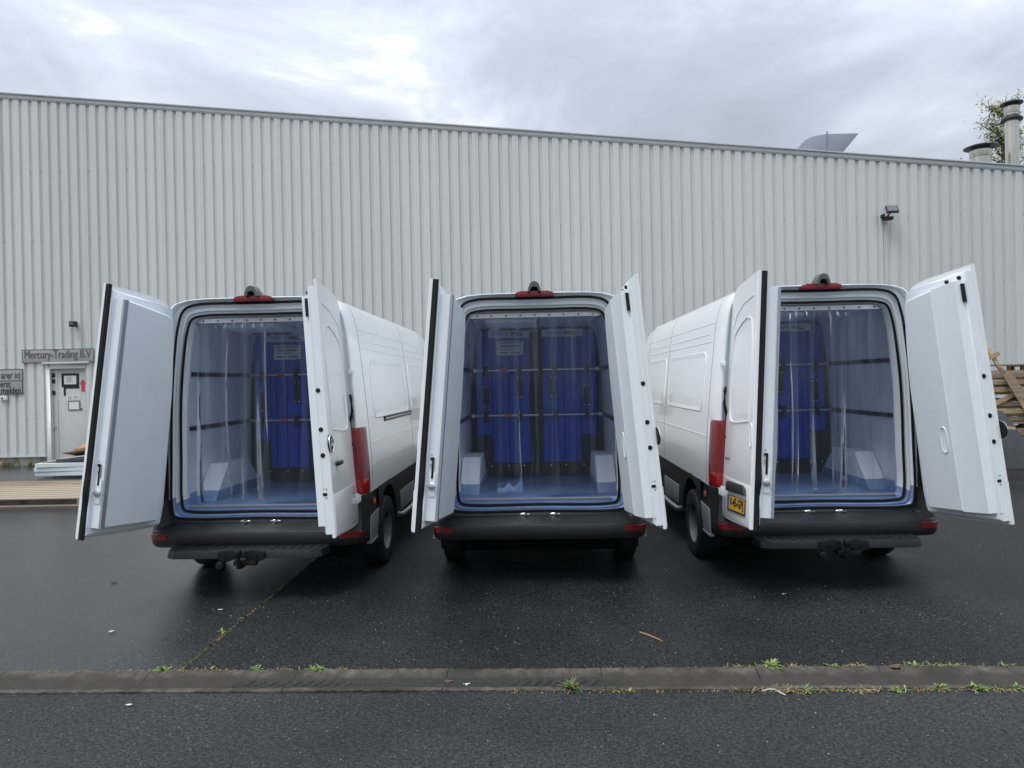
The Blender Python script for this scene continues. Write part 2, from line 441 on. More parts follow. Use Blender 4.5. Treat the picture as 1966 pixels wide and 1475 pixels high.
def crom(P, sub):
    out = []
    n = len(P)
    for i in range(n - 1):
        p0 = P[i - 1] if i > 0 else tuple(2 * a - b for a, b in zip(P[0], P[1]))
        p1, p2 = P[i], P[i + 1]
        p3 = P[i + 2] if i + 2 < n else tuple(2 * a - b for a, b in zip(P[-1], P[-2]))
        d = [max(1e-4, math.dist(a, b) ** 0.5) for a, b in ((p0, p1), (p1, p2), (p2, p3))]
        t0, t1 = 0, d[0]; t2 = t1 + d[1]; t3 = t2 + d[2]
        for k in range(sub):
            t = t1 + (t2 - t1) * k / sub
            def L_(a, b, ta, tb): return tuple((tb - t) / (tb - ta) * x + (t - ta) / (tb - ta) * y for x, y in zip(a, b))
            A1, A2, A3 = L_(p0, p1, t0, t1), L_(p1, p2, t1, t2), L_(p2, p3, t2, t3)
            B1, B2 = L_(A1, A2, t0, t2), L_(A2, A3, t1, t3)
            out.append(L_(B1, B2, t1, t2))
    out.append(P[-1])
    return out
def full(half):
    """half contour (bottom centre .. top centre) -> closed loop"""
    return half + [(-x, z) for x, z in half[-2:0:-1]]
def mix(a, b, t): return [tuple(p * (1 - t) + q * t for p, q in zip(u, v)) for u, v in zip(a, b)]

# ================================================================== THE SETTING
GUT_B, GUT_F = 4.672, 4.340          # gutter back and front edge (lot y)
def sheet(name, x0, x1, y0, y1, z, m, label):
    mb = MB(); mb.add([(x0, y0, z), (x1, y0, z), (x1, y1, z), (x0, y1, z)], [(0, 1, 2, 3)])
    return link(name, mb.mesh(name, [m], smooth=0), label=label, kind='structure')
sheet('ground', -400, 400, -300, 500, -0.12, AS_ROAD, 'dark ground beneath the asphalt of the yard')
sheet('road', -60, 60, -60, GUT_F, 0.0, AS_ROAD, 'dark asphalt in front of the drain channel')
SEAM_X = -2.44
sheet('asphalt_yard', SEAM_X + 0.012, 60, GUT_B, 60, 0.004, AS_LOT, 'coarse wet black asphalt under the vans')
sheet('asphalt_apron', -60, SEAM_X - 0.012, GUT_B, 60, 0.0, AS_LEFT, 'smoother wet grey asphalt on the left of the seam')
mb = MB(); mb.box(SEAM_X - 0.03, SEAM_X + 0.03, GUT_B, 30, -0.05, -0.010)
link('asphalt_joint', mb.mesh('joint', [MUD], smooth=0), label='dark open joint between the two asphalt areas', kind='structure')

# ---- drain channel of one metre concrete elements
gut = link('drain_channel', None, label='shallow concrete drain channel crossing the yard', kind='structure', M=Matrix.Translation((0, 0, 0)))
prof = [(GUT_F, -0.10), (GUT_F, 0.012), (GUT_F + 0.035, 0.016), (GUT_F + 0.06, 0.002), (GUT_F + 0.11, -0.020), (GUT_F + 0.165, -0.026),
        (GUT_F + 0.22, -0.018), (GUT_F + 0.262, 0.0), (GUT_B - 0.025, 0.012), (GUT_B, 0.010), (GUT_B, -0.10)]
for k in range(-9, 10):
    rr = random.Random(k)
    x0 = -2.62 + k * 1.0
    mb = MB()
    n = 40
    rings = []
    for i in range(n + 1):
        x = x0 + 0.002 + (1.0 - 0.004) * i / n
        rings.append([(x, y + rr.uniform(-0.003, 0.003), z + rr.uniform(-0.003, 0.003) + 0.0018 * math.sin(k * 2.1)) for y, z in prof])
    mb.loft(rings, True, cap0=True, cap1=True)
    link('channel_element', mb.mesh('channel_element', [CONC], smooth=40), gut)

# ---- mud with tyre tread marks lying in the channel
mb = MB()
rr = random.Random(3)
def gz(t):
    ys = [p[0] for p in prof[1:-1]]; zs = [p[1] for p in prof[1:-1]]
    y = GUT_F + t
    for a in range(len(ys) - 1):
        if ys[a] <= y <= ys[a + 1]:
            return zs[a] + (zs[a + 1] - zs[a]) * (y - ys[a]) / (ys[a + 1] - ys[a])
    return 0.0
nx, ny = 460, 14
xs0, xs1 = -2.15, 0.62
grid = {}
for i in range(nx + 1):
    x = xs0 + (xs1 - xs0) * i / nx
    env = min(1, (i / 40), (nx - i) / 50)
    for j in range(ny + 1):
        t = 0.045 + 0.20 * j / ny
        phs = ((x - t * 0.55 + 0.012 * math.sin(x * 9)) / 0.074) % 1.0; tread = -math.exp(-((phs - 0.5) / 0.13) ** 2)
        act = min(1, max(0, math.sin(x * 3.1 + 0.7) * 0.9 + 0.55)) * math.sin(math.pi * j / ny) ** 0.6
        h = -0.009 + env * (0.026 + 0.034 * tread * act + rr.uniform(-0.002, 0.002)) * math.sin(math.pi * min(1, max(0, j / ny))) ** 0.4
        grid[i, j] = len(mb.v)
        mb.v.append((x, GUT_F + t, gz(t) + h))
for i in range(nx):
    for j in range(ny):
        mb.f.append((grid[i, j], grid[i + 1, j], grid[i + 1, j + 1], grid[i, j + 1])); mb.m.append(0)
link('mud', mb.mesh('mud', [MUD]), label='dark mud with tyre tread marks lying in the drain channel', cat='mud', kind='stuff')

# ---- warehouse
WY = 17.73                       # face of the wall (troughs)
WX0, WX1 = -19.0, 18.6
def roof_z(x):                   # top of the coping along the wall
    return 9.57 - (x + 13.7) * 0.1036
wh = empty('warehouse', (0, WY, 0), 'large light grey corrugated metal warehouse with a sloping roofline behind the vans', 'warehouse')
PER, DEP = 0.25, 0.045
def clad_pts(u0, u1):
    pts = []
    k = math.floor(u0 / PER) - 1
    raw = []
    while k * PER < u1 + PER:
        b = k * PER
        raw += [(b, 0.0), (b + 0.150, 0.0), (b + 0.166, DEP), (b + 0.234, DEP)]
        k += 1
    def at(u):
        for (a, p), (c, q) in zip(raw, raw[1:]):
            if a <= u <= c: return p + (q - p) * (u - a) / (c - a)
    pts = [(u0, at(u0))] + [(u, d) for u, d in raw if u0 + 1e-4 < u < u1 - 1e-4] + [(u1, at(u1))]
    return pts
bounds = []
x = -12.55
while x > WX0: bounds.append((x - 1.0, x, 0.24)); x -= 1.0
bounds.append((-12.55, -11.40, 2.62))
x = -11.40
while x < WX1: bounds.append((x, x + 1.0, 0.24)); x += 1.0
for u0, u1, z0 in bounds:
    p = clad_pts(u0 + 0.0015, u1 - 0.0015)
    mb = MB()
    # d=0 is the crest (towards the yard), d=DEP the trough
    mb.loft([[(u, d, z0) for u, d in p], [(u, d, roof_z(u) - 0.06) for u, d in p]], closed=False)
    link('cladding_sheet', mb.mesh('cladding_sheet', [CLAD], smooth=0), wh)
mb = MB()
mb.add([(WX0, 0.30, 0), (WX1, 0.30, 0), (WX1, 0.30, roof_z(WX1) - 0.06), (WX0, 0.30, roof_z(WX0) - 0.06)], [(0, 1, 2, 3)])
mb.box(WX0, -12.58, DEP + 0.004, 0.29, 0.0, 0.30); mb.box(-11.37, WX1, DEP + 0.004, 0.29, 0.0, 0.30)
link('plinth', mb.mesh('plinth', [PLINTH], smooth=0), wh)
mb = MB(); mb.box(WX0, -12.56, -0.012, DEP + 0.002, 0.215, 0.238); mb.box(-11.39, WX1, -0.012, DEP + 0.002, 0.215, 0.238)
link('base_flashing', mb.mesh('base_flashing', [COPING], smooth=0), wh)
mb = MB()
zl, zr = roof_z(WX0) - 0.05, roof_z(WX1) - 0.05
mb.prism([(WX0, zl), (WX1, zr), (WX1, zr - 0.2), (WX0, zl - 0.2)], 'y', 0.05, 24)
mb.box(WX0, WX0 + 0.2, 0.31, 24, 0, zl - 0.21); mb.box(WX1 - 0.2, WX1, 0.31, 24, 0, zr - 0.21); mb.box(WX0 + 0.21, WX1 - 0.21, 23.8, 24, 0, zr - 0.21)
link('roof', mb.mesh('roof', [GALV], smooth=0), wh)
# coping in six metre lengths with joints
cj = [-19.0, -11.32, -5.45, 1.0, 7.6, 13.6, 18.6]
for a, b in zip(cj, cj[1:]):
    mb = MB()
    a2, b2 = a + 0.006, b - 0.006
    za, zb = roof_z(a2), roof_z(b2)
    mb.prism([(a2, za - 0.125), (b2, zb - 0.125), (b2, zb - 0.035), (a2, za - 0.035)], 'y', -0.022, 0.35)
    mb.prism([(a2, za - 0.034), (b2, zb - 0.034), (b2, zb), (a2, za)], 'y', -0.050, 0.38)
    mb.prism([(a2, za - 0.150), (b2, zb - 0.150), (b2, zb - 0.126), (a2, za - 0.126)], 'y', -0.012, 0.05)
    link('coping', mb.mesh('coping', [COPING], bevel=0.004), wh)
# cladding screws, too small to pick apart
mb = MB()
rr = random.Random(11)
for z in (1.2, 2.95, 4.1, 5.75, 7.5):
    u = WX0 + 0.1
    while u < WX1:
        uu = math.floor(u / PER) * PER + 0.187
        if z < roof_z(uu) - 0.4 and not (-12.7 < uu < -11.2 and z < 3) and rr.random() < 0.62:
            mb.box(uu - 0.008, uu + 0.008, DEP - 0.010, DEP - 0.001, z - 0.008, z + 0.008)
        u += PER
link('screws', mb.mesh('screws', [GALV], smooth=0), wh, kind='stuff')
# entrance door set into the wall
mb = MB()
mb.box(-12.545, -12.43, 0.0, 0.22, 0.0, 2.60, 0); mb.box(-11.50, -11.405, 0.0, 0.22, 0.0, 2.60, 0)
mb.box(-12.43, -11.50, 0.0, 0.22, 2.46, 2.60, 0)
mb.box(-12.60, -11.38, -0.05, 0.10, 2.585, 2.635, 0)
dr = link('entrance_door', mb.mesh('door_frame', [DOORW], bevel=0.004), wh)
mb = MB(); mb.box(-12.30, -11.515, 0.115, 0.155, 0.06, 2.38); mb.box(-12.425, -12.305, 0.105, 0.15, 0.03, 2.45); mb.box(-12.302, -11.505, 0.105, 0.15, 2.385, 2.452)
link('door_leaf', mb.mesh('door_leaf', [DOORW], bevel=0.004), dr)
mb = MB(); mb.box(-12.45, -11.49, 0.16, 0.29, 0.0, 2.47)
link('door_backing', mb.mesh('door_backing', [RUBBER], smooth=0), dr)
for z in (0.95, 1.85, 2.15, 2.3):
    mb = MB(); mb.lathe([(0.012, -0.06), (0.014, -0.055), (0.014, 0.055), (0.012, 0.06)], 10, 'z', (-12.418, 0.085, z)); mb.box(-12.418, -12.36, 0.085, 0.104, z - 0.05, z + 0.05)
    link('hinge', mb.mesh('hinge', [BLACKM if z > 1 else ALU]), dr)
mb = MB(); mb.lathe([(0.02, 0.10), (0.024, 0.095), (0.012, 0.085)], 12, 'y', (-11.68, 0, 1.42))
link('lock', mb.mesh('lock', [BLACKM]), dr)

def wallthing(name, mbs, mats, loc, label, cat, bevel=0.003, parts=()):
    o = link(name, mbs.mesh(name, mats, bevel=bevel), None, label, cat, None, None, Matrix.Translation((loc[0], WY + loc[1], loc[2])))
    for pn, pm, pmat in parts:
        link(pn, pm.mesh(pn, pmat, smooth=0), o)
    return o
def shift(mb, dx=0, dy=0, dz=0):
    mb.v = [(p[0] + dx, p[1] + dy, p[2] + dz) for p in mb.v]; return mb
# name sign over the door
mb = MB(); mb.box(-0.935, 0.935, 0, 0.028, -0.168, 0.168)
t = MB()
for k in (-1, 0, 1):
    tk = shift(text_mb('Mercury-Trading B.V', 0.30, 1.73, 0.0), k * 0.0065, -0.002 - 0.0007 * (k + 1), 0.0)
    t.add(tk.v, tk.f)
br = MB()
for a in ((-0.935, 0.935, 0.155, 0.168), (-0.935, 0.935, -0.168, -0.155)): br.box(a[0], a[1], -0.006, -0.001, a[2], a[3])
for a in ((-0.935, -0.922), (0.922, 0.935)): br.box(a[0], a[1], -0.006, -0.001, -0.154, 0.154)
wallthing('name_sign', mb, [SIGNG], (-12.19, -0.03, 2.80), 'long grey name sign with brown lettering above the entrance door', 'sign',
          parts=[('lettering', t, [SIGNTXT]), ('border', br, [GREYINK])])
# notice sign at the left
mb = MB(); mb.box(-0.72, 0.72, 0, 0.028, -0.32, 0.32)
t1 = shift(text_mb('arer ici', 0.24, 0.50, 0.004), 0.41, -0.002, 0.155)
t2 = shift(text_mb('erst', 0.22, 0.27, 0.004), 0.265, -0.002, -0.075)
t3 = shift(text_mb('melden', 0.22, 0.52, 0.004), 0.41, -0.002, -0.225)
br = MB()
for a in ((-0.72, 0.72, 0.308, 0.32), (-0.72, 0.72, -0.32, -0.308), (-0.72, 0.72, 0.012, 0.026)): br.box(a[0], a[1], -0.006, -0.001, a[2], a[3])
br.box(0.708, 0.72, -0.006, -0.001, -0.307, 0.307)
wallthing('notice_sign', mb, [SIGNG], (-13.84, -0.03, 2.16), 'two-line grey notice sign with dark letters at the left edge of the wall', 'sign',
          parts=[('lettering', t1, [INK]), ('lettering', t2, [INK]), ('lettering', t3, [INK]), ('border', br, [INK])])
mb = MB(); mb.box(-0.09, 0.09, 0, 0.06, -0.055, 0.055); mb.lathe([(0.03, -0.012), (0.026, -0.02)], 12, 'y', (-0.02, 0, 0.0), 1); mb.lathe([(0.03, -0.002), (0.03, -0.012)], 12, 'y', (-0.02, 0, 0.0), 1)
wallthing('door_bell', mb, [PAPER, BLACKM], (-13.62, -0.062, 1.74), 'small pale doorbell box below the notice sign', 'doorbell')
# notices on the door leaf
mb = MB(); mb.box(-0.23, 0.23, 0, 0.006, -0.175, 0.175)
ln = MB(); ln.box(-0.16, 0.16, -0.002, -0.001, -0.11, 0.11)
tx = MB()
for k in range(6): tx.box(-0.10, 0.05 + 0.05 * math.sin(k * 3), -0.004, -0.003, 0.07 - k * 0.026, 0.078 - k * 0.026)
wallthing('taped_notice', mb, [BLACKM], (-11.97, 0.107, 2.17), 'white paper notice framed with black tape on the entrance door', 'notice', 0.001, [('paper', ln, [PAPER]), ('print', tx, [GREYINK])])
mb = MB(); mb.box(-0.22, 0.20, 0, 0.005, 0.07, 0.115); mb.box(-0.22, -0.165, 0, 0.005, -0.11, 0.07)
wallthing('tape_strip', mb, [BLACKM], (-11.93, 0.109, 1.88), 'angled strip of black tape under the framed paper notice', 'tape', 0.001)
mb = MB(); mb.box(-0.16, 0.16, 0, 0.004, -0.06, 0.06, 0); mb.lathe([(0.045, -0.001), (0.045, -0.003)], 14, 'y', (-0.09, 0, 0), 1)
mb.lathe([(0.03, -0.004), (0.03, -0.005)], 14, 'y', (-0.09, 0, 0), 0)
for z in (0.015, -0.02): mb.box(0.0, 0.12, -0.003, -0.001, z, z + 0.012, 1)
wallthing('door_sticker', mb, [PAPER, GREYINK], (-11.90, 0.110, 1.72), 'small pale sticker with a round emblem on the entrance door', 'sticker', 0)
mb = MB(); mb.box(-0.16, 0.16, 0, 0.012, -0.125, 0.125, 1); mb.box(-0.13, 0.13, -0.003, -0.001, -0.095, 0.095, 0)
wallthing('paper_holder', mb, [PAPER, GREYINK], (-11.88, 0.102, 1.51), 'grey framed paper holder low on the entrance door', 'frame', 0)
ar = [(-0.045, -0.15), (0.045, -0.15), (0.045, 0.03), (0.085, 0.03), (0.045, 0.085), (0.07, 0.085), (0.0, 0.17), (-0.07, 0.085), (-0.045, 0.085), (-0.085, 0.03), (-0.045, 0.03)]
mb = MB(); mb.prism(ar, 'y', 0, 0.006)
wallthing('arrow_sticker', mb, [PINK], (-11.64, 0.107, 2.02), 'red arrow sticker pointing up on the entrance door', 'sticker', 0)
# small lamp over the door, flood lamp at the right
mb = MB(); mb.box(-0.07, 0.07, -0.10, 0.04, -0.07, 0.07); mb.box(-0.03, 0.03, 0.041, 0.10, -0.02, 0.02)
g = MB(); g.box(-0.055, 0.055, -0.108, -0.102, -0.03, 0.055)
wallthing('wall_lamp', mb, [BLACKM], (-11.70, -0.10, 3.58), 'small black square lamp on the wall above the name sign', 'lamp', 0.006, [('lens', g, [LAMPG])])
Mt = Matrix.Rotation(R(-42), 4, 'X')
mb = MB(); mb.prism([(-0.20, -0.15), (0.15, -0.15), (0.20, 0.15), (-0.15, 0.15)], 'y', -0.03, 0.03, 0, Matrix.Translation((0.02, -0.22, 0.12)) @ Mt)
mb.box(-0.16, 0.10, -0.16, 0.04, -0.16, -0.07); mb.tube([(-0.05, 0.05, -0.10), (-0.05, -0.2, -0.02), (-0.03, -0.24, 0.08)], 0.022, 8); mb.box(-0.22, -0.16, -0.18, 0.0, -0.10, 0.0)
g = MB(); g.prism([(-0.165, -0.12), (0.12, -0.12), (0.16, 0.12), (-0.125, 0.12)], 'y', -0.042, -0.034, 0, Matrix.Translation((0.02, -0.22, 0.12)) @ Mt)
mb.v = [tuple(.82 * c for c in p) for p in mb.v]; g.v = [tuple(.82 * c for c in p) for p in g.v]
wallthing('flood_lamp', mb, [BLACKM], (8.64, -0.06, 5.78), 'black flood lamp mounted high on the right part of the wall', 'lamp', 0.005, [('lens', g, [LAMPG])])
mb = MB(); mb.prism([(-0.012, 0), (0.012, 0), (0.007, -2.1), (-0.007, -2.1)], 'y', -0.0035, -0.001)
wallthing('rust_streak', mb, [RUST], (8.56, 0.0, 5.6), 'thin rusty run-off streak on the wall below the flood lamp', 'stain', 0)
# roof cowl
mb = MB()
pr = [(-0.92, -0.35)] + [(-0.92 + 0.75 * (1 - math.cos(a)), -0.35 + 0.86 * math.sin(a)) for a in [R(12 * k) for k in range(1, 8)]] + [(0.0, 0.54), (0.92, 0.53), (0.42, -0.06), (0.42, -0.9), (-0.92, -0.9)]
mb.prism(pr, 'y', -0.6, 0.6)
cw = link('roof_cowl', mb.mesh('roof_cowl', [GALV], bevel=0.01), None, 'curved grey sheet metal ventilation cowl on the warehouse roof', 'vent', None, None, Matrix.Translation((*C(8.98, 20.6)[:2], 8.15)))
mb = MB(); mb.box(0.02, 0.055, -0.625, -0.601, -0.5, 0.60)
link('seam_rib', mb.mesh('seam_rib', [GALV], smooth=0), cw)
# chimneys
def chimney(name, loc, r, h, label, tall):
    o = empty(name, loc, label, 'chimney')
    mb = MB(); mb.lathe([(r, 0), (r, h)], 28); link('flue', mb.mesh('flue', [STEEL]), o)
    if tall:
        mb = MB(); mb.lathe([(r * 1.03, 0.62), (r * 1.06, 0.60), (r * 1.06, 0.53), (r * 1.03, 0.51)], 28); link('clamp_band', mb.mesh('band', [STEEL]), o)
        mb = MB(); mb.lathe([(r * 1.0, h - 0.14), (r * 1.55, h - 0.20), (r * 1.6, h - 0.16), (r * 1.02, h - 0.05)], 28); link('rain_collar', mb.mesh('collar', [BLACKM]), o)
    mb = MB(); mb.lathe([(r * 1.06, h), (r * 1.08, h + 0.02), (r * 1.08, h + 0.19), (r * 1.0, h + 0.2)], 28); link('sleeve', mb.mesh('sleeve', [STEEL]), o)
    mb = MB(); mb.lathe([(r * 1.64, h + 0.27), (r * 1.66, h + 0.29), (r * 0.9, h + 0.36), (0.02, h + 0.40)], 28)
    for k in range(4):
        a = k * math.pi / 2 + 0.4
        mb.box(r * math.cos(a) - 0.012, r * math.cos(a) + 0.012, r * math.sin(a) - 0.012, r * math.sin(a) + 0.012, h + 0.15, h + 0.30)
    link('rain_cap', mb.mesh('cap', [BLACKM]), o)
c1 = C(14.34, 20.2); c2 = C(13.30, 20.0)
chimney('chimney', (c1[0], c1[1], 6.3), 0.172, 2.92, 'tall stainless steel chimney with a black cap at the right roof end', True)
chimney('chimney', (c2[0], c2[1], 6.3), 0.25, 1.63, 'short squat steel chimney with a black cap on the roof', False)

# ---- tree behind the roof at the right
tl = C(20.1, 29.0)
tree = empty('tree', (tl[0], tl[1], 0), 'sparse olive green tree behind the chimney', 'tree')
rr = random.Random(5)
mb = MB(); limbs = []
mb.tube([(0, 0, 0), (0.1, 0, 3), (0.0, 0.1, 6), (0.2, 0, 10), (0.25, 0, 13.0)], [0.22, 0.18, 0.13, 0.08, 0.02], 8)
for k in range(80):
    z = rr.uniform(7.2, 12.6); a = rr.uniform(0, 6.283); L_ = rr.uniform(0.6, 1.7) * (1 - max(0, z - 9.5) / 5)
    b = Vector((0.1, 0.05, z)); e_ = b + Vector((math.cos(a) * L_, math.sin(a) * L_, L_ * rr.uniform(0.4, 1.0)))
    md = (b + e_) / 2 + Vector((0, 0, -0.1))
    mb.tube([b, md, e_], [0.035, 0.022, 0.008], 5); limbs.append((b, md, e_))
link('trunk', mb.mesh('trunk', [BARK]), tree)
mb = MB()
for b, md, e_ in limbs:
    for q in range(70):
        t = rr.uniform(0.25, 1.08)
        p = md.lerp(e_, (t - 0.5) * 2) if t > 0.5 else b.lerp(md, t * 2)
        p = p + Vector((rr.gauss(0, 0.14), rr.gauss(0, 0.14), rr.gauss(0, 0.14)))
        s_ = rr.uniform(0.05, 0.11)
        d = Vector((rr.gauss(0, 1), rr.gauss(0, 1), rr.gauss(0, 1))).normalized(); w = d.orthogonal().normalized() * s_ * 0.45
        d = d * s_
        mb.add([p - d, p + w, p + d, p - w], [(0, 1, 2, 3)])
link('crown', mb.mesh('crown', [TREELEAF], smooth=0), tree)
# ================================================================== VANS
SUB = 5
S0 = [(.945, .625), (.968, .74), (.966, 1.2), (.930, 1.8), (.896, 2.22), (.866, 2.48), (.826, 2.615), (.745, 2.722), (0, 2.772)]
SB = [(1.000, .625), (1.010, .74), (1.008, 1.2), (.960, 1.8), (.918, 2.22), (.886, 2.48), (.846, 2.622), (.762, 2.735), (0, 2.795)]
RA = [(0, .600), (.86, .600)] + S0
RC = [(0, .668), (.745, .668), (.822, .692), (.845, .79), (.840, 1.2), (.822, 1.8), (.786, 2.25), (.752, 2.50), (.698, 2.655), (.61, 2.706), (0, 2.718)]
RI = [(0, .723), (.67, .723), (.748, .745), (.770, .83), (.767, 1.2), (.755, 1.8), (.716, 2.25), (.686, 2.45), (.640, 2.575), (.56, 2.608), (0, 2.616)]
def lower(P, d=.028):
    out = []
    for x, z in P:
        t = min(1, max(0, (z - 1.9) / .55)); out.append((x, z - d * t * t * (3 - 2 * t)))
    return out
S0, SB, RA, RC, RI = (lower(P) for P in (S0, SB, RA, RC, RI))
def ring(ctrl, y, inset=0.0):
    return [(x, y, z) for x, z in full(crom(ctrl, SUB))]
def hw(prof, z):
    P = crom(prof, 6)
    for (a, za), (b, zb) in zip(P, P[1:]):
        if za <= z <= zb and zb > za: return a + (b - a) * (z - za) / (zb - za)
    return P[-1][0]
def sec(y):
    if y <= 0.20:
        t = math.sin(min(1, y / 0.20) * math.pi / 2)
        return mix(S0, SB, t)
    if y <= 4.3: return SB
    keys = [(4.3, 1, 2.785), (4.9, .995, 2.74), (5.25, .98, 2.60), (5.9, .965, 1.92), (6.3, .955, 1.42), (6.75, .92, 1.22), (6.95, .84, 0.95)]
    for (a, k0, z0), (b, k1, z1) in zip(keys, keys[1:]):
        if a <= y <= b:
            t = (y - a) / (b - a); k = k0 + (k1 - k0) * t; zt = z0 + (z1 - z0) * t
            f = (zt - .5) / (2.785 - .5)
            return [(x * k, .5 + (z - .5) * f) for x, z in SB]
    return [(x * .84, .5 + (z - .5) * .2) for x, z in SB]
def body_x(y, z): return hw(sec(y), z)
CLZ = 0.865                              # top of the black lower cladding

def m_body():
    mb = MB()
    ys = [0, .02, .05, .09, .14, .20, .5, 1, 1.5, 2, 2.5, 3, 3.5, 4, 4.3, 4.6, 4.9, 5.1, 5.25, 5.5, 5.9, 6.3, 6.55, 6.75, 6.88, 6.95]
    rings = []
    for y in ys:
        P = crom(sec(y), SUB)
        z0 = CLZ if y < 6.3 else 0.6
        # start the skin at the cladding line
        Q = [(hw(sec(y), z0), z0)] + [p for p in P if p[1] > z0 + 0.01]
        # resample to a constant count
        L = [0]
        for a, b in zip(Q, Q[1:]): L.append(L[-1] + math.dist(a, b))
        n = 44; out = []
        j = 0
        for i in range(n + 1):
            d = L[-1] * i / n
            while j < len(L) - 2 and L[j + 1] < d: j += 1
            t = (d - L[j]) / max(1e-9, L[j + 1] - L[j])
            out.append((Q[j][0] + (Q[j + 1][0] - Q[j][0]) * t, Q[j][1] + (Q[j + 1][1] - Q[j][1]) * t))
        half = [(x, y, z) for x, z in out]
        rings.append(half + [(-x, y_, z) for x, y_, z in half[-2::-1]])
    mb.loft(rings, closed=False, cap1=True)
    return mb.mesh('van_body', [WHITE], smooth=30)
def m_frame():
    mb = MB()
    seq = [(ring(RA, 0.0)), ring(mix(RA, RC, .10), -0.004), ring(mix(RA, RC, .30), 0.012), ring(mix(RA, RC, .42), 0.045), ring(mix(RA, RC, .8), 0.055), ring(mix(RA, RC, 1.0), 0.05)]
    def mf(k, a, b, c): return 1 if max(a[2], b[2]) < CLZ + 0.003 else 0
    mb.loft(seq, True, matfn=mf)
    seq = [ring(RC, 0.05), ring(mix(RC, RI, .15), 0.075), ring(mix(RC, RI, .30), 0.082), ring(mix(RC, RI, .42), 0.072), ring(mix(RC, RI, .62), 0.074), ring(mix(RC, RI, .74), 0.095), ring(RI, 0.10), ring(mix(RC, RI, 1.1), 0.105), ring(mix(RC, RI, 1.1), 0.24)]
    def mf2(k, a, b, c): return 2 if max(a[2], b[2]) < 0.862 else 0
    mb.loft(seq, True, matfn=mf2)
    return mb.mesh('rear_frame', [INNER, BLACKG, FLOORB], smooth=40)
def m_seal(ctrl, y, r, ry):
    mb = MB()
    P = full(crom(ctrl, SUB))
    rings = []
    n = len(P)
    for i in range(n):
        a, b = P[i - 1], P[(i + 1) % n]
        d = Vector((b[0] - a[0], 0, b[1] - a[1])).normalized(); nn = Vector((d.z, 0, -d.x)); p = Vector((P[i][0], y, P[i][1]))
        rings.append([tuple(p + nn * r * math.cos(t) + Vector((0, ry * math.sin(t), 0))) for t in [k * math.pi / 3 for k in range(6)]])
    rings.append(rings[0])
    mb.loft(rings, True)
    return mb.mesh('seal', [RUBBER])
JI = [(x + (.028 if x > .1 else 0), z) for x, z in RI]
def m_lining():
    mb = MB()
    c = [(x, z if z > 1 else z) for x, z in JI]
    P = [p for p in full(crom(c, SUB))]
    mb.loft([[(x, .12, max(.70, z)) for x, z in P], [(x, 1.84, max(.70, z)) for x, z in P]], True)
    return mb.mesh('wall_lining', [LINING])
def m_ceiling():
    mb = MB(); mb.prism([(-.64, 2.54), (.64, 2.54), (.57, 2.60), (-.57, 2.60)], 'y', .25, 1.82)
    return mb.mesh('ceiling_panel', [LINING], bevel=.006)
def m_floor():
    mb = MB(); mb.box(-.765, .765, .115, 1.86, .66, .765, 0)
    for s in (-1, 1):
        mb.prism([(s * .765, .70), (s * .765, .868), (s * .792, .868), (s * .80, .70)], 'y', .25, 1.8, 0)
    return mb.mesh('floor', [FLOORB], bevel=.004)
def m_threshold():
    mb = MB(); mb.box(-.70, .70, .112, .150, .766, .774, 0)
    for k in range(4): mb.box(-.70, .70, .114 + k * .009, .118 + k * .009, .7745, .7775, 0)
    mb.box(-.70, .70, .106, .1115, .764, .774, 0)
    return mb.mesh('threshold_strip', [ALU], smooth=0)
def m_wheelbox(flip):
    mb = MB()
    sd = [(.42, .768), (.74, 1.11), (1.25, 1.11), (1.62, .768)]
    mb.prism(sd, 'x', .60, .79, 0)
    lo = [(.412, .769), (.495, .862), (1.525, .862), (1.628, .769)]
    mb.prism(lo, 'x', .596, .788, 1)
    mb.box(.69, .70, .745, 1.24, 1.1105, 1.1135, 0)
    return mb.mesh('wheel_box', [LINING, FLOORB], bevel=.004, flip_x=flip)
def m_rail(z, flip):
    w = hw(JI, z)
    mb = MB(); mb.box(w - .014, w + .004, .16, 1.74, z - .022, z + .022, 0)
    mb.box(w - .0155, w - .0142, .17, 1.73, z - .008, z + .008, 1)
    return mb.mesh('lashing_rail', [RAILM, RUBBER], bevel=.002, flip_x=flip)
def m_partition():
    P = [(x * .995, z) for x, z in full(crom(JI, 3)) if z > .76]
    mb = MB(); mb.prism([(x, z) for x, z in P], 'y', 1.80, 1.84)
    return mb.mesh('partition', [PADBLACK])
def m_pad(flip):
    mb = MB()
    # quilted panel: columns of soft ribs
    cols = [(.075, .20), (.20, .33), (.33, .46), (.46, .53)]
    for a, b in cols: mb.box(a + .002, b - .002, 1.755, 1.80, .93, 2.58)
    mb.box(.532, .72, 1.757, 1.80, 1.26, 2.50)
    return mb.mesh('quilted_pad', [PADBLUE], bevel=.015, flip_x=flip, seg=3)
def m_base(flip):
    mb = MB(); mb.box(.06, .76, 1.765, 1.80, .77, .922)
    for x in (.16, .34, .55, .68): mb.lathe([(.009, 1.765), (.009, 1.760), (.004, 1.758)], 8, 'y', (x, 0, .895), 1)
    return mb.mesh('base_board', [PADBLACK, ALU], flip_x=flip)
def m_plate(x, z0, z1):
    mb = MB(); mb.box(x - .036, x + .036, 1.738, 1.752, z0, z1)
    for dx in (-.022, .022):
        for z in (z0 + .02, z1 - .02): mb.lathe([(.008, 1.738), (.008, 1.733), (.003, 1.731)], 8, 'y', (x + dx, 0, z), 1)
    return mb.mesh('strap_plate', [PADBLACK, ALU])
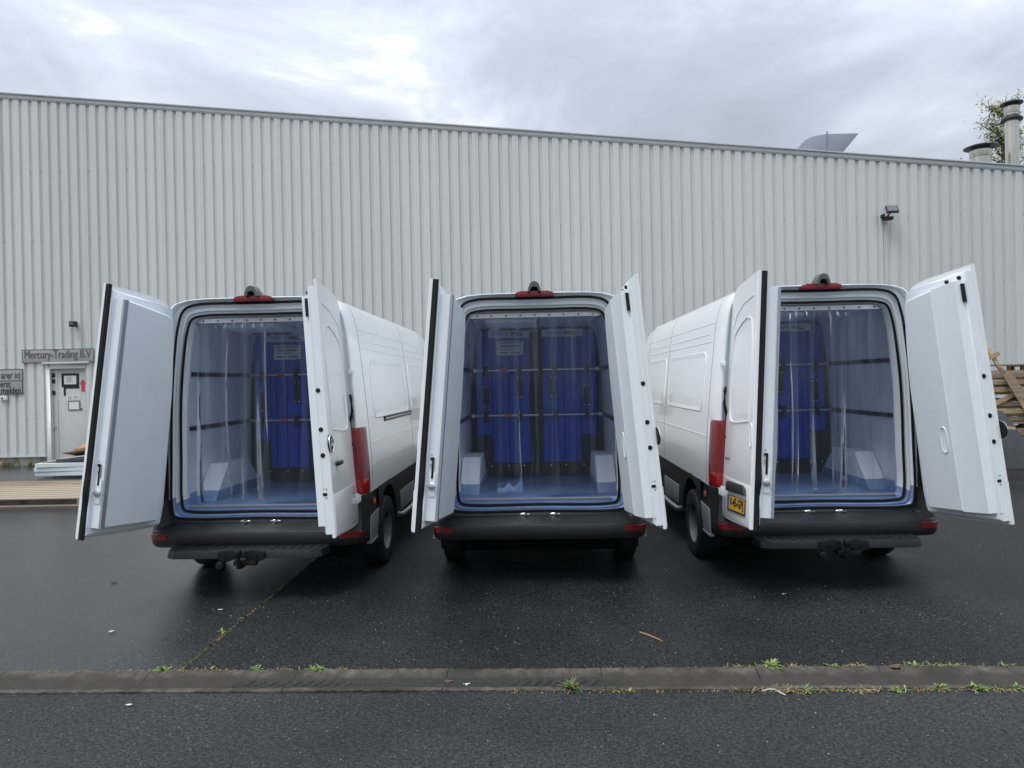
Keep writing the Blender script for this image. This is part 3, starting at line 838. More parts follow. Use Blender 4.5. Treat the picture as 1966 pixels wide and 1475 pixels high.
def m_bar(z):
    w = hw(JI, z) - .02
    mb = MB(); mb.tube([(-w, 1.70, z), (w, 1.70, z)], .0135, 10)
    for x in (-w + .02, w - .02): mb.box(x - .02, x + .02, 1.68, 1.72, z - .02, z + .02)
    return mb.mesh('load_bar', [ALU])
def m_clamp(x, z, k):
    mb = MB()
    if k: mb.box(x - .04, x + .04, 1.678, 1.724, z - .020, z + .022)
    else: mb.box(x - .028, x + .028, 1.682, 1.735, z - .075, z + .055)
    return mb.mesh('clamp', [ORANGEP if k else PADBLACK], bevel=.006)
def m_evap():
    mb = MB()
    mb.prism([(.45, 2.539), (.45, 2.50), (.62, 2.475), (1.25, 2.462), (1.45, 2.51), (1.45, 2.539)], 'x', -.50, .02)
    return mb.mesh('cooling_unit', [LINING], bevel=.012)
def m_evapgrille():
    mb = MB(); mb.lathe([(.10, 2.457), (.10, 2.49)], 20, 'z', (-.30, .95, 0)); mb.lathe([(.10, 2.457), (.10, 2.49)], 20, 'z', (-.08, .95, 0))
    return mb.mesh('fan_grille', [BLACKM])
def bumper_path():
    half = [(1.012, .62), (1.014, .40), (1.012, .12), (1.002, .0), (.975, -.075), (.915, -.125), (.80, -.150), (.5, -.158), (0, -.162)]
    path = crom(half, 4); return path + [(-x, y) for x, y in path[-2::-1]]
def path_rings(path, prof):
    rings = []
    for i, (x, y) in enumerate(path):
        a, b = path[max(0, i - 1)], path[min(len(path) - 1, i + 1)]
        d = Vector((b[0] - a[0], b[1] - a[1])).normalized(); nx_, ny_ = d.y, -d.x
        if Vector((nx_, ny_)).dot(Vector((x, y - .6))) < 0: nx_, ny_ = -nx_, -ny_
        rings.append([(x + nx_ * o, y + ny_ * o, z) for o, z in prof])
    return rings
def m_bumper():
    mb = MB()
    prof = [(-.19, .630), (-.10, .606), (-.022, .580), (-.006, .573), (0, .562), (.004, .505), (-.002, .462), (-.022, .432), (-.10, .415)]
    mb.loft(path_rings(bumper_path(), prof), closed=False)
    for s in (-1, 1):
        pl = [(.850, .052), (.866, .02), (.90, -.03), (.945, -.055), (.985, -.03), (1.006, .04), (1.0135, .16), (1.0135, .62), (.95, .62), (.90, .2)]
        def lay(k): return [(s * (x - (.022 * k if x > .9 else 0)), y + (.05 * k if y < .045 else 0)) for x, y in pl]
        zs = [(.565, -.2), (.62, .15), (.70, .55), (.78, .85), (CLZ - .01, 1.0), (CLZ + .004, 1.12)]
        mb.loft([[(x, y, z) for x, y in lay(k)] for z, k in zs], True, cap1=True)
    return mb.mesh('bumper', [BLACKP], smooth=32)
def m_reflector(flip):
    mb = MB()
    pth = [p for p in bumper_path() if p[0] > 0]
    pth = [p for p in pth if .80 <= p[0] <= .99 and p[1] < -.03]
    prof = [(-.004, .500), (.009, .504), (.010, .552), (-.004, .558)]
    mb.loft(path_rings(pth, prof), True, cap0=True, cap1=True)
    return mb.mesh('reflector', [RED], flip_x=flip)
def m_sensor():
    mb = MB(); mb.lathe([(.013, -.150), (.013, -.1655), (.007, -.1665)], 12, 'y', (0, 0, .525))
    return mb.mesh('parking_sensor', [BLACKG])
def m_striker(x):
    mb = MB(); mb.lathe([(.052, .012), (.054, .006), (.044, 0.0), (.02, -.002)], 20, 'y', (0, 0, 0)); mb.v = [(p[0] + x, p[1] + .008, .637 + p[2] * .30) for p in mb.v]
    mb.box(x + .0, x + .03, -.02, .008, .635, .652)
    return mb.mesh('latch_striker', [CHROME], smooth=50)
def m_tail(flip):
    mb = MB()
    z0, z1 = CLZ + .008, 1.50
    def pl(k, z): 
        b = hw(S0, z) ; c = hw(SB, z)
        return [(b - .055, -.006 - k), (b - .02, -.010 - k), (b + .016, .012 - k), (c + .004 + k, .10), (c + .004 + k, .185 - .05 * (z - z0)), (c - .03, .19 - .05 * (z - z0)), (b - .055, .03)]
    zs = [z0, z0 + .02, z0 + .14, z0 + .3, z0 + .45, z1 - .03, z1]
    mb.loft([[(x, y, z) for x, y in pl(.001 if z in (z0, z1) else .006, z)] for z in zs], True, cap0=True, cap1=True, matfn=lambda k, a, b, c: 1 if k in (1,) else 0)
    return mb.mesh('tail_light', [RED, REDB], bevel=.003, flip_x=flip)
def m_brake():
    mb = MB(); mb.prism([(-.185, 2.700), (.185, 2.700), (.178, 2.737), (.13, 2.752), (-.13, 2.752), (-.178, 2.737)], 'y', -.03, .06)
    return mb.mesh('brake_light', [RED], bevel=.006)
def m_camera():
    mb = MB()
    # hooped camera housing standing on the brake light
    out = [(-.062, 2.775), (-.055, 2.815), (-.035, 2.858), (0, 2.872), (.035, 2.858), (.055, 2.815), (.062, 2.775)]
    inn = [(-.036, 2.775), (-.034, 2.800), (-.022, 2.812), (0, 2.816), (.022, 2.812), (.034, 2.800), (.036, 2.775)]
    rings = []
    for a, b in zip(out, inn): rings.append([(a[0], -.075, a[1] - .006), (a[0], .03, a[1]), (a[0] * .8, .16, (a[1] - 2.775) * .35 + 2.775), (b[0] * .8, .16, (b[1] - 2.775) * .2 + 2.775), (b[0], .03, b[1]), (b[0], -.075, b[1])])
    mb.loft(rings, True, cap0=True, cap1=True)
    shift(mb, 0, 0, -.028)
    return mb.mesh('reversing_camera', [CAMGREY], smooth=50)
def m_trimpost(flip):
    mb = MB()
    mb.prism([(.862, CLZ), (.900, CLZ), (.892, 1.58), (.872, 1.60), (.858, 1.50)], 'y', -.012, .03)
    mb.tube([(.885, -.015, 1.56), (.905, -.03, 1.60), (.915, -.035, 1.66), (.905, -.035, 1.78), (.895, -.02, 1.81)], [.014, .016, .014, .016, .012], 8)
    mb.box(.855, .905, -.03, .02, 1.30, 1.36)
    return mb.mesh('pillar_trim', [RUBBER], bevel=.004, flip_x=flip)
def m_hingebox(flip):
    mb = MB(); mb.box(.905, .962, -.045, .02, .80, .89); mb.box(.895, .935, -.055, .02, 2.00, 2.05)
    return mb.mesh('hinge', [WHITE], bevel=.010, flip_x=flip)
def m_clad(flip):
    mb = MB()
    cy, cz, r = 1.0, .36, .47
    def bx(z): return 1.012 if z < .75 else hw(SB, z) + .006
    arc = [(cy + r * math.cos(a), cz + r * math.sin(a)) for a in [R(8 + k * 164 / 20) for k in range(21)]]
    # outline in (y,z) with a notch for the wheel, built as a strip between arc/bottom and the top line
    ys = [.60] + sorted(p[0] for p in arc) + [1.6, 3.0, 4.25]
    lo, hi = [], []
    for y in [.60, .60] if False else ys:
        d = abs(y - cy)
        zb = cz + math.sqrt(max(0, r * r - d * d)) if d < r else .44
        zb = max(zb, .44)
        zt = CLZ + .006
        zt = max(zt, zb + .05) if d < r else zt
        lo.append((bx(zb), y, zb)); hi.append((bx(zt), y, zt))
    mid = [(1.014, a[1], (a[2] + b[2]) / 2) for a, b in zip(lo, hi)]
    inn = [(x - .06, y, z) for x, y, z in lo]
    mb.loft([inn, lo, mid, hi, [(x - .05, y, z) for x, y, z in hi]], closed=False)
    # wheel housing
    wh_ = [[(x, cy + (r - .01) * math.cos(a), cz + (r - .01) * math.sin(a)) for a in [R(-5 + k * 190 / 20) for k in range(21)]] for x in (.99, .60)]
    mb.loft(wh_, closed=False)
    # front part of the cladding, ahead of the front wheel
    fr = [(4.25, .44), (4.25, CLZ), (4.75, CLZ), (4.75, .44)]
    mb.box(.90, 1.011, 4.251, 4.80, .44, CLZ + .004); mb.box(.80, .985, 5.75, 6.7, .35, .80)
    return mb.mesh('side_cladding', [BLACKP], smooth=30, flip_x=flip)
def m_flap(flip):
    mb = MB(); mb.prism([(.17, .645), (.52, .665), (.43, .405), (.13, .405)], 'x', 1.016, 1.026, 0)
    mb.prism([(.13, .404), (.43, .404), (.425, .385), (.135, .385)], 'x', .985, 1.032, 0)
    return mb.mesh('side_guard_panel', [GREYFLAP], bevel=.006, flip_x=flip)
def m_flap2(flip):
    mb = MB(); mb.prism([(1.62, .66), (2.55, .66), (2.55, .44), (1.66, .44)], 'x', 1.016, 1.026, 0)
    return mb.mesh('side_guard_panel', [GREYFLAP], bevel=.006, flip_x=flip)
def m_sidestep(flip):
    mb = MB(); mb.tube([(.96, 1.62, .40), (1.02, 1.70, .375), (1.03, 2.0, .37), (1.03, 4.0, .37), (1.02, 4.2, .375), (.96, 4.28, .40)], .030, 12)
    for y in (1.95, 2.9, 3.9): mb.box(.85, 1.02, y - .02, y + .02, .37, .40)
    return mb.mesh('side_step', [ALU], flip_x=flip)
def m_marker(flip):
    mb = MB(); mb.box(1.010, 1.022, .33, .40, .735, .785)
    return mb.mesh('side_marker', [ORANGE], bevel=.006, flip_x=flip)
def m_tyre():
    mb = MB()
    pr = [(.215, -.10), (.30, -.112), (.338, -.105), (.352, -.085), (.355, 0), (.352, .085), (.338, .105), (.30, .112), (.215, .10), (.213, 0), (.215, -.10)]
    mb.loft([[(h, r_ * math.cos(a), r_ * math.sin(a)) for a in [6.28318 * k / 40 for k in range(40)]] for r_, h in pr], True)
    return mb.mesh('tyre', [TYRE], smooth=40)
def m_rim():
    mb = MB(); mb.lathe([(.10, .03), (.16, .02), (.185, .05), (.205, .095), (.222, .098), (.222, -.09), (.1, -.09)], 32, 'x')
    mb.lathe([(.035, .05), (.05, .04), (.055, .02)], 20, 'x')
    for k in range(6):
        a = k * math.pi / 3; mb.lathe([(.012, .045), (.014, .03), (.014, .015)], 8, 'x', (0, .085 * math.cos(a), .085 * math.sin(a)))
    return mb.mesh('rim', [RIMM], smooth=40)
def m_mudflap(flip):
    mb = MB(); mb.prism([(.70, .55), (1.005, .55), (.995, .22), (.74, .22)], 'y', .44, .455)
    return mb.mesh('mud_flap', [RUBBER], bevel=.004, flip_x=flip)
def m_under():  # underbody with low near-black boxes added to block light beneath the van
    mb = MB(); mb.box(-.97, .97, .16, 6.6, .46, .64); mb.box(-.70, .70, .5, 6.2, .30, .455); mb.tube([(-.85, 1.0, .36), (.85, 1.0, .36)], .06, 10); mb.lathe([(.02, .82), (.14, .88), (.15, 1.0), (.14, 1.12), (.02, 1.18)], 16, 'y', (0, 0, .36))
    mb.box(-.95, .95, 5.1, 6.6, .40, .47); mb.box(-.77, .77, .08, .40, .285, .455); mb.box(-.66, .66, .401, .62, .27, .455); mb.box(-.74, .74, 1.5, 5.0, .22, .30); mb.box(-.62, .62, .62, 1.4, .24, .30)
    return mb.mesh('underbody_blocker', [DARKUND])
def m_step():
    mb = MB()
    pl = [(-.72, -.15), (-.735, -.19), (-.70, -.335), (-.62, -.385), (.62, -.385), (.70, -.335), (.735, -.19), (.72, -.15)]
    mb.prism(pl, 'z', .385, .452, poly2=[(x * .985, y + (.012 if y < -.2 else 0)) for x, y in pl])
    for x in [k * .08 for k in range(-8, 9)]:
        if abs(x) > .2: mb.box(x - .016, x + .016, -.33, -.19, .4522, .459)
    return mb.mesh('rear_step', [BLACKP], bevel=.010)
def m_tow():
    mb = MB()
    for s in (-1, 1):
        mb.prism([(s * .03, .455), (s * .10, .470), (s * .205, .452), (s * .21, .385), (s * .14, .355), (s * .03, .395)], 'y', -.415, -.388)
        mb.lathe([(.014, -.416), (.014, -.426)], 6, 'y', (s * .14, 0, .42))
    mb.tube([(0, -.2, .33), (0, -.40, .32), (0, -.46, .33), (0, -.47, .38), (0, -.47, .43)], .022, 10)
    mb.lathe([(.018, .415), (.030, .43), (.037, .455), (.033, .478), (.014, .49)], 16, 'z', (0, -.47, 0))
    mb.lathe([(.030, -.44), (.036, -.43), (.036, -.38)], 14, 'y', (-.185, 0, .335)); mb.box(-.06, .14, -.43, -.36, .335, .375)
    return mb.mesh('tow_bar', [RUBBER], bevel=.004)
def bead(pts, r, mats, flip=False, closed=False):
    mb = MB(); mb.tube(pts, r, 6, closed); return mb.mesh('crease', mats, flip_x=flip)
def side_path(y0, y1, z0, z1, rad, inset=0.0):
    P = []
    for cx, cz, a0 in ((y1 - rad, z1 - rad, 0), (y0 + rad, z1 - rad, 90), (y0 + rad, z0 + rad, 180), (y1 - rad, z0 + rad, 270)):
        for k in range(6):
            a = R(a0 + k * 18); P.append((cx + rad * math.cos(a), cz + rad * math.sin(a)))
    Q = []
    for (a, b) in zip(P, P[1:] + P[:1]):
        n = max(1, int(math.dist(a, b) / .12))
        for i in range(n): Q.append((a[0] + (b[0] - a[0]) * i / n, a[1] + (b[1] - a[1]) * i / n))
    return [(body_x(y, z) + inset, y, z) for y, z in Q]
def m_pressing(y0, y1, z0, z1, flip):
    """raised outer lip and slightly recessed edge of a blanked side window"""
    mb = MB()
    o = side_path(y0, y1, z0, z1, .10, -.002); i1 = side_path(y0 + .012, y1 - .012, z0 + .012, z1 - .012, .09, .007); i2 = side_path(y0 + .05, y1 - .05, z0 + .05, z1 - .05, .07, .0015)
    m = min(len(o), len(i1), len(i2))
    def rs(P):
        n = 96; L = [0]
        Pc = P + P[:1]
        for a, b in zip(Pc, Pc[1:]): L.append(L[-1] + math.dist(a, b))
        out = []; j = 0
        for k in range(n):
            d = L[-1] * k / n
            while L[j + 1] < d: j += 1
            t = (d - L[j]) / max(1e-9, L[j + 1] - L[j]); out.append(tuple(p + (q - p) * t for p, q in zip(Pc[j], Pc[j + 1])))
        return out
    mb.loft([rs(o), rs(i1), rs(i2)], True)
    return mb.mesh('window_pressing', [WHITE], flip_x=flip)
def m_seam(y, z0, z1, flip):
    pts = [(body_x(y, z0 + (z1 - z0) * k / 30) + .0005, y, z0 + (z1 - z0) * k / 30) for k in range(31)]
    mb = MB(); mb.loft([[(x, y - .004, z) for x, y, z in pts], [(x + .0015, y - .003, z) for x, y, z in pts], [(x + .0015, y + .003, z) for x, y, z in pts], [(x, y + .004, z) for x, y, z in pts]], closed=False)
    return mb.mesh('panel_gap', [GREYINK], flip_x=flip)
def m_hcrease(y0, y1, z, flip, r=.006):
    return bead([(body_x(y0 + (y1 - y0) * k / 24, z) - .001, y0 + (y1 - y0) * k / 24, z) for k in range(25)], r, [WHITE], flip)
def m_sliderail(flip):
    mb = MB(); x = hw(SB, 1.53); mb.box(x - .004, x + .014, 1.0, 2.62, 1.505, 1.56, 0); mb.box(x + .0145, x + .019, 1.02, 2.60, 1.525, 1.54, 1)
    return mb.mesh('sliding_door_rail', [BLACKP, ALU], bevel=.004, flip_x=flip)
def m_windshield():
    mb = MB()
    rows = []
    for y, k in ((5.30, .80), (5.9, .88), (6.28, .90)):
        s = crom(sec(y), SUB); top = s[-1][1]; w = s[-1 - SUB][0] * k / .9
        rows.append([(w * t, y - .0 , top + .012 - .03 * abs(t) ** 3) for t in [q / 8 - 1 for q in range(17)]])
    mb.loft(rows, closed=False)
    return mb.mesh('windscreen', [BLACKG])
def m_mirror(flip):
    mb = MB(); mb.box(1.00, 1.06, 5.35, 5.42, 1.45, 1.52); mb.box(1.05, 1.25, 5.34, 5.46, 1.35, 1.75)
    return mb.mesh('wing_mirror', [BLACKP], bevel=.03, flip_x=flip, seg=3)

# ---- rear doors, modelled closed on the right-hand side (x > 0), free edge at x = 0.01
DO = lower([(.012, .605), (.80, .612), (.885, .635), (.915, .73), (.912, 1.2), (.880, 1.8), (.838, 2.25), (.812, 2.50), (.782, 2.635), (.715, 2.702), (.012, 2.738)], .018)
def door_outline(inset=0.0, free=.012, zb=.605, zt=9):
    P = crom(DO, 5)
    if not inset: return P
    c = (.42, 1.66)
    out = [(free, zb)]
    for x, z in P[1:-1]:
        nx_ = max(free + .002, x - inset) if z > .75 or x > .6 else max(free + .002, min(x, .80))
        nz_ = max(zb, min(z, 2.715 - inset - .03 * (x / .7) ** 2))
        if nx_ > free + .004 and (nz_ > zb + .001 or x > .5): out.append((nx_, nz_))
    out.append((free, min(zt, 2.715 - inset)))
    return out
def m_doorskin(flip):
    mb = MB()
    P = door_outline()
    n = len(P)
    def lay(y, ins): return [(x if ins == 0 else (x - ins if x > .5 else x + ins), y, z + (ins if z < .8 else (-ins if z > 2.6 else 0))) for x, z in P]
    rings = [lay(-.006, 0), lay(-.030, 0), lay(-.036, .006)]
    mb.loft(rings, True, cap0=True, cap1=True)
    return mb.mesh('rear_door', [WHITE], smooth=30, flip_x=flip)
def m_doorframe(right):
    mb = MB()
    P = door_outline(.045, .03, .635)
    Q = [(max(.05, x - .015), max(.65, min(z, 2.65))) for x, z in P]
    mb.loft([[(x, -.0055, z) for x, z in P], [(x, .045, z) for x, z in P], [(x, .058, z) for x, z in Q]], True, cap0=True, cap1=True)
    # pressed rib along the free edge
    mb.tube([(.036, .046, .70), (.036, .046, 1.1), (.036, .046, 1.6), (.036, .046, 2.6)], .010, 8)
    return mb.mesh('door_frame', [INNER], smooth=35, bevel=.0, flip_x=not right)
def door_lim(z): return min(hw(RI, z), .76) - .035
def insul_outline(free, grow=0.0):
    z0, z1 = .70, 2.60
    P = [(free, z0), (.66 + grow, z0)]
    P += [(.66 + grow + .055 * math.sin(R(a)), z0 + .055 - .055 * math.cos(R(a))) for a in (30, 60, 90)]
    for z in (.9, 1.2, 1.5, 1.8, 2.0, 2.15, 2.3, 2.42): P.append((door_lim(z) + grow, z))
    w = door_lim(2.42) + grow
    P += [(w - .006, 2.49), (w - .022, 2.525), (w - .060, 2.548)]
    P += [(free, z1)]
    return P
def m_insul(right):
    mb = MB()
    if right:
        # slanted strip along the free edge, then the flat panel
        n = len(insul_outline(.06))
        lay = [(.062, .0585, 0), (.086, .118, 0), (.30, .152, -.002), (.31, .153, -.014)]
        A = insul_outline(.062); B = insul_outline(.086); D = insul_outline(.30)
        mb.loft([[(x, .0585, z) for x, z in A], [(x, .118, z) for x, z in B], [(x if x > .31 else .30, .152, z if z < 2.5 or x > .31 else 2.575) for x, z in D], [(x - .012 if x > .4 else .312, .160, max(.712, min(z - .01 if z > 2 else z, 2.565))) for x, z in D]], True, cap0=True, cap1=True)
    else:
        A = insul_outline(.058)
        mb.loft([[(x, .0585, z) for x, z in A], [(x + (.006 if x < .1 else 0), .150, z) for x, z in A], [(x + (.016 if x < .1 else -.012), .163, max(.712, min(z, 2.588) - (.01 if 2.5 < z < 2.55 else 0))) for x, z in A]], True, cap0=True, cap1=True)
    return mb.mesh('insulation_panel', [INNER], smooth=25, flip_x=not right)
def m_alu(right):
    mb = MB(); mb.box(.060, .092, .1635, .168, .70, 2.595); mb.box(.052, .0595, .146, .168, .70, 2.595)
    for z in (.74, 1.05, 1.4, 1.75, 2.1, 2.5): mb.lathe([(.006, .1685), (.004, .171)], 8, 'y', (.078, 0, z))
    return mb.mesh('edge_profile', [ALUG], flip_x=not right)
def m_doorseal(right):
    mb = MB()
    zs = [.60 + k * (2.715 - .60) / 40 for k in range(41)]
    pts = []
    for z in zs:
        bul = .012 * math.exp(-((z - 1.0) / .10) ** 2) - .010 * math.exp(-((z - .86) / .08) ** 2)
        pts.append((.022 - bul, .018 + bul * .5, z))
    rings = [[(x - .012, y - .022, z), (x + .010, y - .022, z), (x + .010, y + .022, z), (x - .004, y + .026, z), (x - .014, y + .012, z)] for x, y, z in pts]
    mb.loft(rings, True, cap0=True, cap1=True)
    return mb.mesh('edge_seal', [RUBBER], flip_x=not right)
def m_latchblock():
    mb = MB()
    mb.box(.024, .0305, .018, .075, .90, 1.10, 0); mb.box(.020, .0235, .035, .055, 1.05, 1.22, 1); mb.box(.020, .0235, .020, .055, 1.20, 1.225, 1)
    mb.lathe([(.030, .024), (.030, .014), (.022, .010)], 20, 'x', (0, .048, .985), 2); mb.box(.006, .020, .018, .078, .978, .996, 2)
    for y, z in ((.03, 1.245), (.028, 1.165), (.03, 1.15)): mb.lathe([(.006, .0235), (.006, .022)], 10, 'x', (0, y, z), 1)
    shift(mb, .029, .052, 0)
    return mb.mesh('lock', [INNER, RUBBER, ALU], bevel=.002, flip_x=True)
def m_hole(y, z):  # black disc painted in for the shade inside a hole in the door edge
    mb = MB(); mb.lathe([(.019, .0298), (.019, .026), (.012, .0255)], 14, 'x', (0, y, z))
    return mb.mesh('dark_hole', [RUBBER])
def m_slot():
    mb = MB(); mb.box(.0245, .0298, .015, .05, .945, .967, 0)
    for y, z in ((.018, .995), (.042, .998), (.022, .925)): mb.lathe([(.005, .0298), (.005, .0275)], 8, 'x', (0, y, z), 0)
    return mb.mesh('lock_slot', [RUBBER])
def m_toplatch():
    mb = MB(); mb.box(.044, .0615, .060, .085, 2.42, 2.57)
    return mb.mesh('top_lock', [RUBBER])
def m_bolt(x, z):
    mb = MB(); mb.lathe([(.016, .05), (.016, .075), (.008, .078)], 10, 'y', (x, 0, z))
    return mb.mesh('bolt', [RUBBER])
def m_pull():
    mb = MB()
    P = [(.395 + .042 * math.cos(a) * (1 if abs(math.cos(a)) < .7 else 1), 1.30 + .115 * math.copysign(abs(math.sin(a)) ** .5, math.sin(a))) for a in [R(k * 15) for k in range(24)]]
    def sc_(k, y): return [(.395 + (x - .395) * k, y, 1.30 + (z - 1.30) * (1 - (1 - k) * .5)) for x, z in P]
    mb.loft([sc_(1.0, .1595), sc_(.95, .1655), sc_(.86, .1660), sc_(.70, .1612), sc_(.68, .1606)], True, cap1=True)
    return mb.mesh('pull_recess', [INNER], smooth=30)
def m_doorwin(flip):
    """blanked window pressing of the door, outer face"""
    P = [(.13, 1.47), (.62, 1.47), (.715, 1.50), (.755, 1.60), (.735, 1.90), (.69, 2.18), (.645, 2.27), (.55, 2.315), (.13, 2.345)]
    mb = MB()
    def lay(k, y):
        c = (.44, 1.9); return [(c[0] + (x - c[0]) * k, y, c[1] + (z - c[1]) * (1 - (1 - k) * .45)) for x, z in crom(P + P[:1], 3)[:-1]]
    mb.loft([lay(1.0, -.0355), lay(.985, -.0445), lay(.95, -.0450), lay(.92, -.0365)], True)
    return mb.mesh('window_pressing', [WHITE], flip_x=flip)
def m_doorcrease(flip):
    mb = MB()
    mb.prism([(.02, .62), (.86, .64), (.89, .75), (.885, .985), (.02, .945)], 'y', -.0425, -.036)
    return mb.mesh('lower_pressing', [WHITE], bevel=.003, flip_x=flip)
def m_topcrease(flip):
    mb = MB(); mb.tube([(.10, -.0355, 2.53), (.40, -.0355, 2.51), (.62, -.0355, 2.44), (.70, -.0355, 2.34)], .007, 6)
    return mb.mesh('upper_crease', [WHITE], flip_x=flip)
def m_star():
    mb = MB(); c = (.030, 1.36)
    mb.lathe([(.072, -.0362), (.072, -.0470)], 28, 'y', (c[0], 0, c[1]), 1)
    rg = [[(c[0] + r_ * math.cos(a), y_, c[1] + r_ * math.sin(a)) for a in [6.2832 * k / 28 for k in range(28)]] for r_, y_ in ((.073, -.0472), (.073, -.052), (.066, -.055), (.061, -.050), (.061, -.0472))]
    mb.loft(rg, True, 0)
    for k in range(3):
        a = R(90 + 120 * k); d = (math.cos(a), math.sin(a)); n = (-d[1], d[0])
        mb.prism([(c[0] + d[0] * .062, c[1] + d[1] * .062), (c[0] + n[0] * .012, c[1] + n[1] * .011), (c[0] - d[0] * .004, c[1] - d[1] * .004), (c[0] - n[0] * .012, c[1] - n[1] * .011)], 'y', -.0555, -.0492, 0)
    return mb.mesh('round_badge', [CHROME, RUBBER], smooth=30)
def m_handle():
    mb = MB(); mb.lathe([(.062, -.0365), (.064, -.040), (.050, -.0395), (.02, -.038)], 24, 'y', (.245, 0, 1.205), 1)
    P = crom([(.165, -.042, 1.19), (.19, -.062, 1.192), (.245, -.070, 1.197), (.30, -.064, 1.20), (.325, -.044, 1.20)], 3)
    mb.tube(P, [.014] + [.018] * (len(P) - 2) + [.014], 8, rx=.012)
    return mb.mesh('door_handle', [BLACKP, WHITE], smooth=40)
def m_sprint():
    mb = shift(text_mb('SPRINTER', .04, .17, .001, ext=0), -.77, -.0372, 1.145)
    return mb.mesh('badge_lettering', [CHROME], smooth=0)
def m_platebase():
    mb = MB(); mb.box(-.66, -.11, -.052, -.043, .698, .832, 0); mb.box(-.655, -.115, -.0535, -.0525, .712, .827, 1); mb.box(-.655, -.61, -.0545, -.0537, .712, .827, 2)
    return mb.mesh('number_plate', [BLACKP, PLATEY, PLATEB], bevel=0, smooth=0)
def m_platetext():
    mb = shift(text_mb('V-45-GPJ', .10, .44, .0035, ext=0), -.365, -.0555, .77)
    return mb.mesh('plate_lettering', [INK], smooth=0)
def m_platetrim():
    mb = MB(); mb.prism([(-.70, .865), (-.10, .865), (-.13, .925), (-.20, .945), (-.66, .955), (-.70, .93)], 'y', -.066, -.043)
    return mb.mesh('grip_strip', [BLACKP], bevel=.008)
def m_griprec():
    mb = MB()
    P = [(-.055 + .030 * math.cos(a), 1.36 + .105 * math.copysign(abs(math.sin(a)) ** .6, math.sin(a))) for a in [R(k * 15) for k in range(24)]]
    I_ = [(-.05 + (x + .055) * .65, 1.36 + (z - 1.36) * .8) for x, z in P]
    mb.loft([[(x, -.0362, z) for x, z in P], [(x, -.043, z) for x, z in mix(P, I_, .3)], [(x, -.0366, z) for x, z in I_]], True)
    return mb.mesh('grip_recess', [WHITE])
def m_stickertxt():
    mb = MB()
    for k, z in enumerate((.905, .885, .865)): mb.box(.72, .80 - .02 * (k % 2), -.0438, -.0431, z, z + .010)
    return mb.mesh('small_print', [GREYINK], smooth=0)

def add_door(van, right, ang):
    s = 1 if right else -1
    P = Vector((s * .905, -.012, 1.0)); ax = Vector((-s * math.sin(R(4.2)), 0, math.cos(R(4.2))))
    Md = Matrix.Translation(P) @ Matrix.Rotation(s * R(ang), 4, ax) @ Matrix.Translation(-P)
    d = link('rear_door', cached(('skin', right), lambda: m_doorskin(not right)), van, M=Md)
    def sub(n, key, fn): return link(n, cached(key, fn), d)
    sub('door_frame', ('dfr', right), lambda: m_doorframe(right))
    sub('insulation_panel', ('ins', right), lambda: m_insul(right))
    sub('window_pressing', ('dwin', right), lambda: m_doorwin(not right))
    sub('lower_pressing', ('dcr', right), lambda: m_doorcrease(not right)); sub('upper_crease', ('dtc', right), lambda: m_topcrease(not right))
    if right:
        for k, z in enumerate((1.80, 1.48, 1.27)): sub('dark_hole', ('hole', k), lambda: m_hole(.026, z))
        sub('lock_slot', 'slot', m_slot); sub('top_lock', 'toplatch', m_toplatch); sub('bolt', 'blt1', lambda: m_bolt(.22, 2.62)); sub('bolt', 'blt2', lambda: m_bolt(.085, 2.625)); sub('pull_recess', 'pull', m_pull)
        sub('round_badge', 'star', m_star); sub('door_handle', 'handle', m_handle); sub('small_print', 'sprt', m_stickertxt)
    else:
        sub('edge_profile', 'alu', lambda: m_alu(False)); sub('edge_seal', 'dseal', lambda: m_doorseal(False)); sub('lock', 'latch', m_latchblock)
        sub('badge_lettering', 'spr', m_sprint); sub('number_plate', 'plate', m_platebase); sub('plate_lettering', 'ptext', m_platetext)
        sub('grip_strip', 'ptrim', m_platetrim); sub('grip_recess', 'grip', m_griprec)
    return d

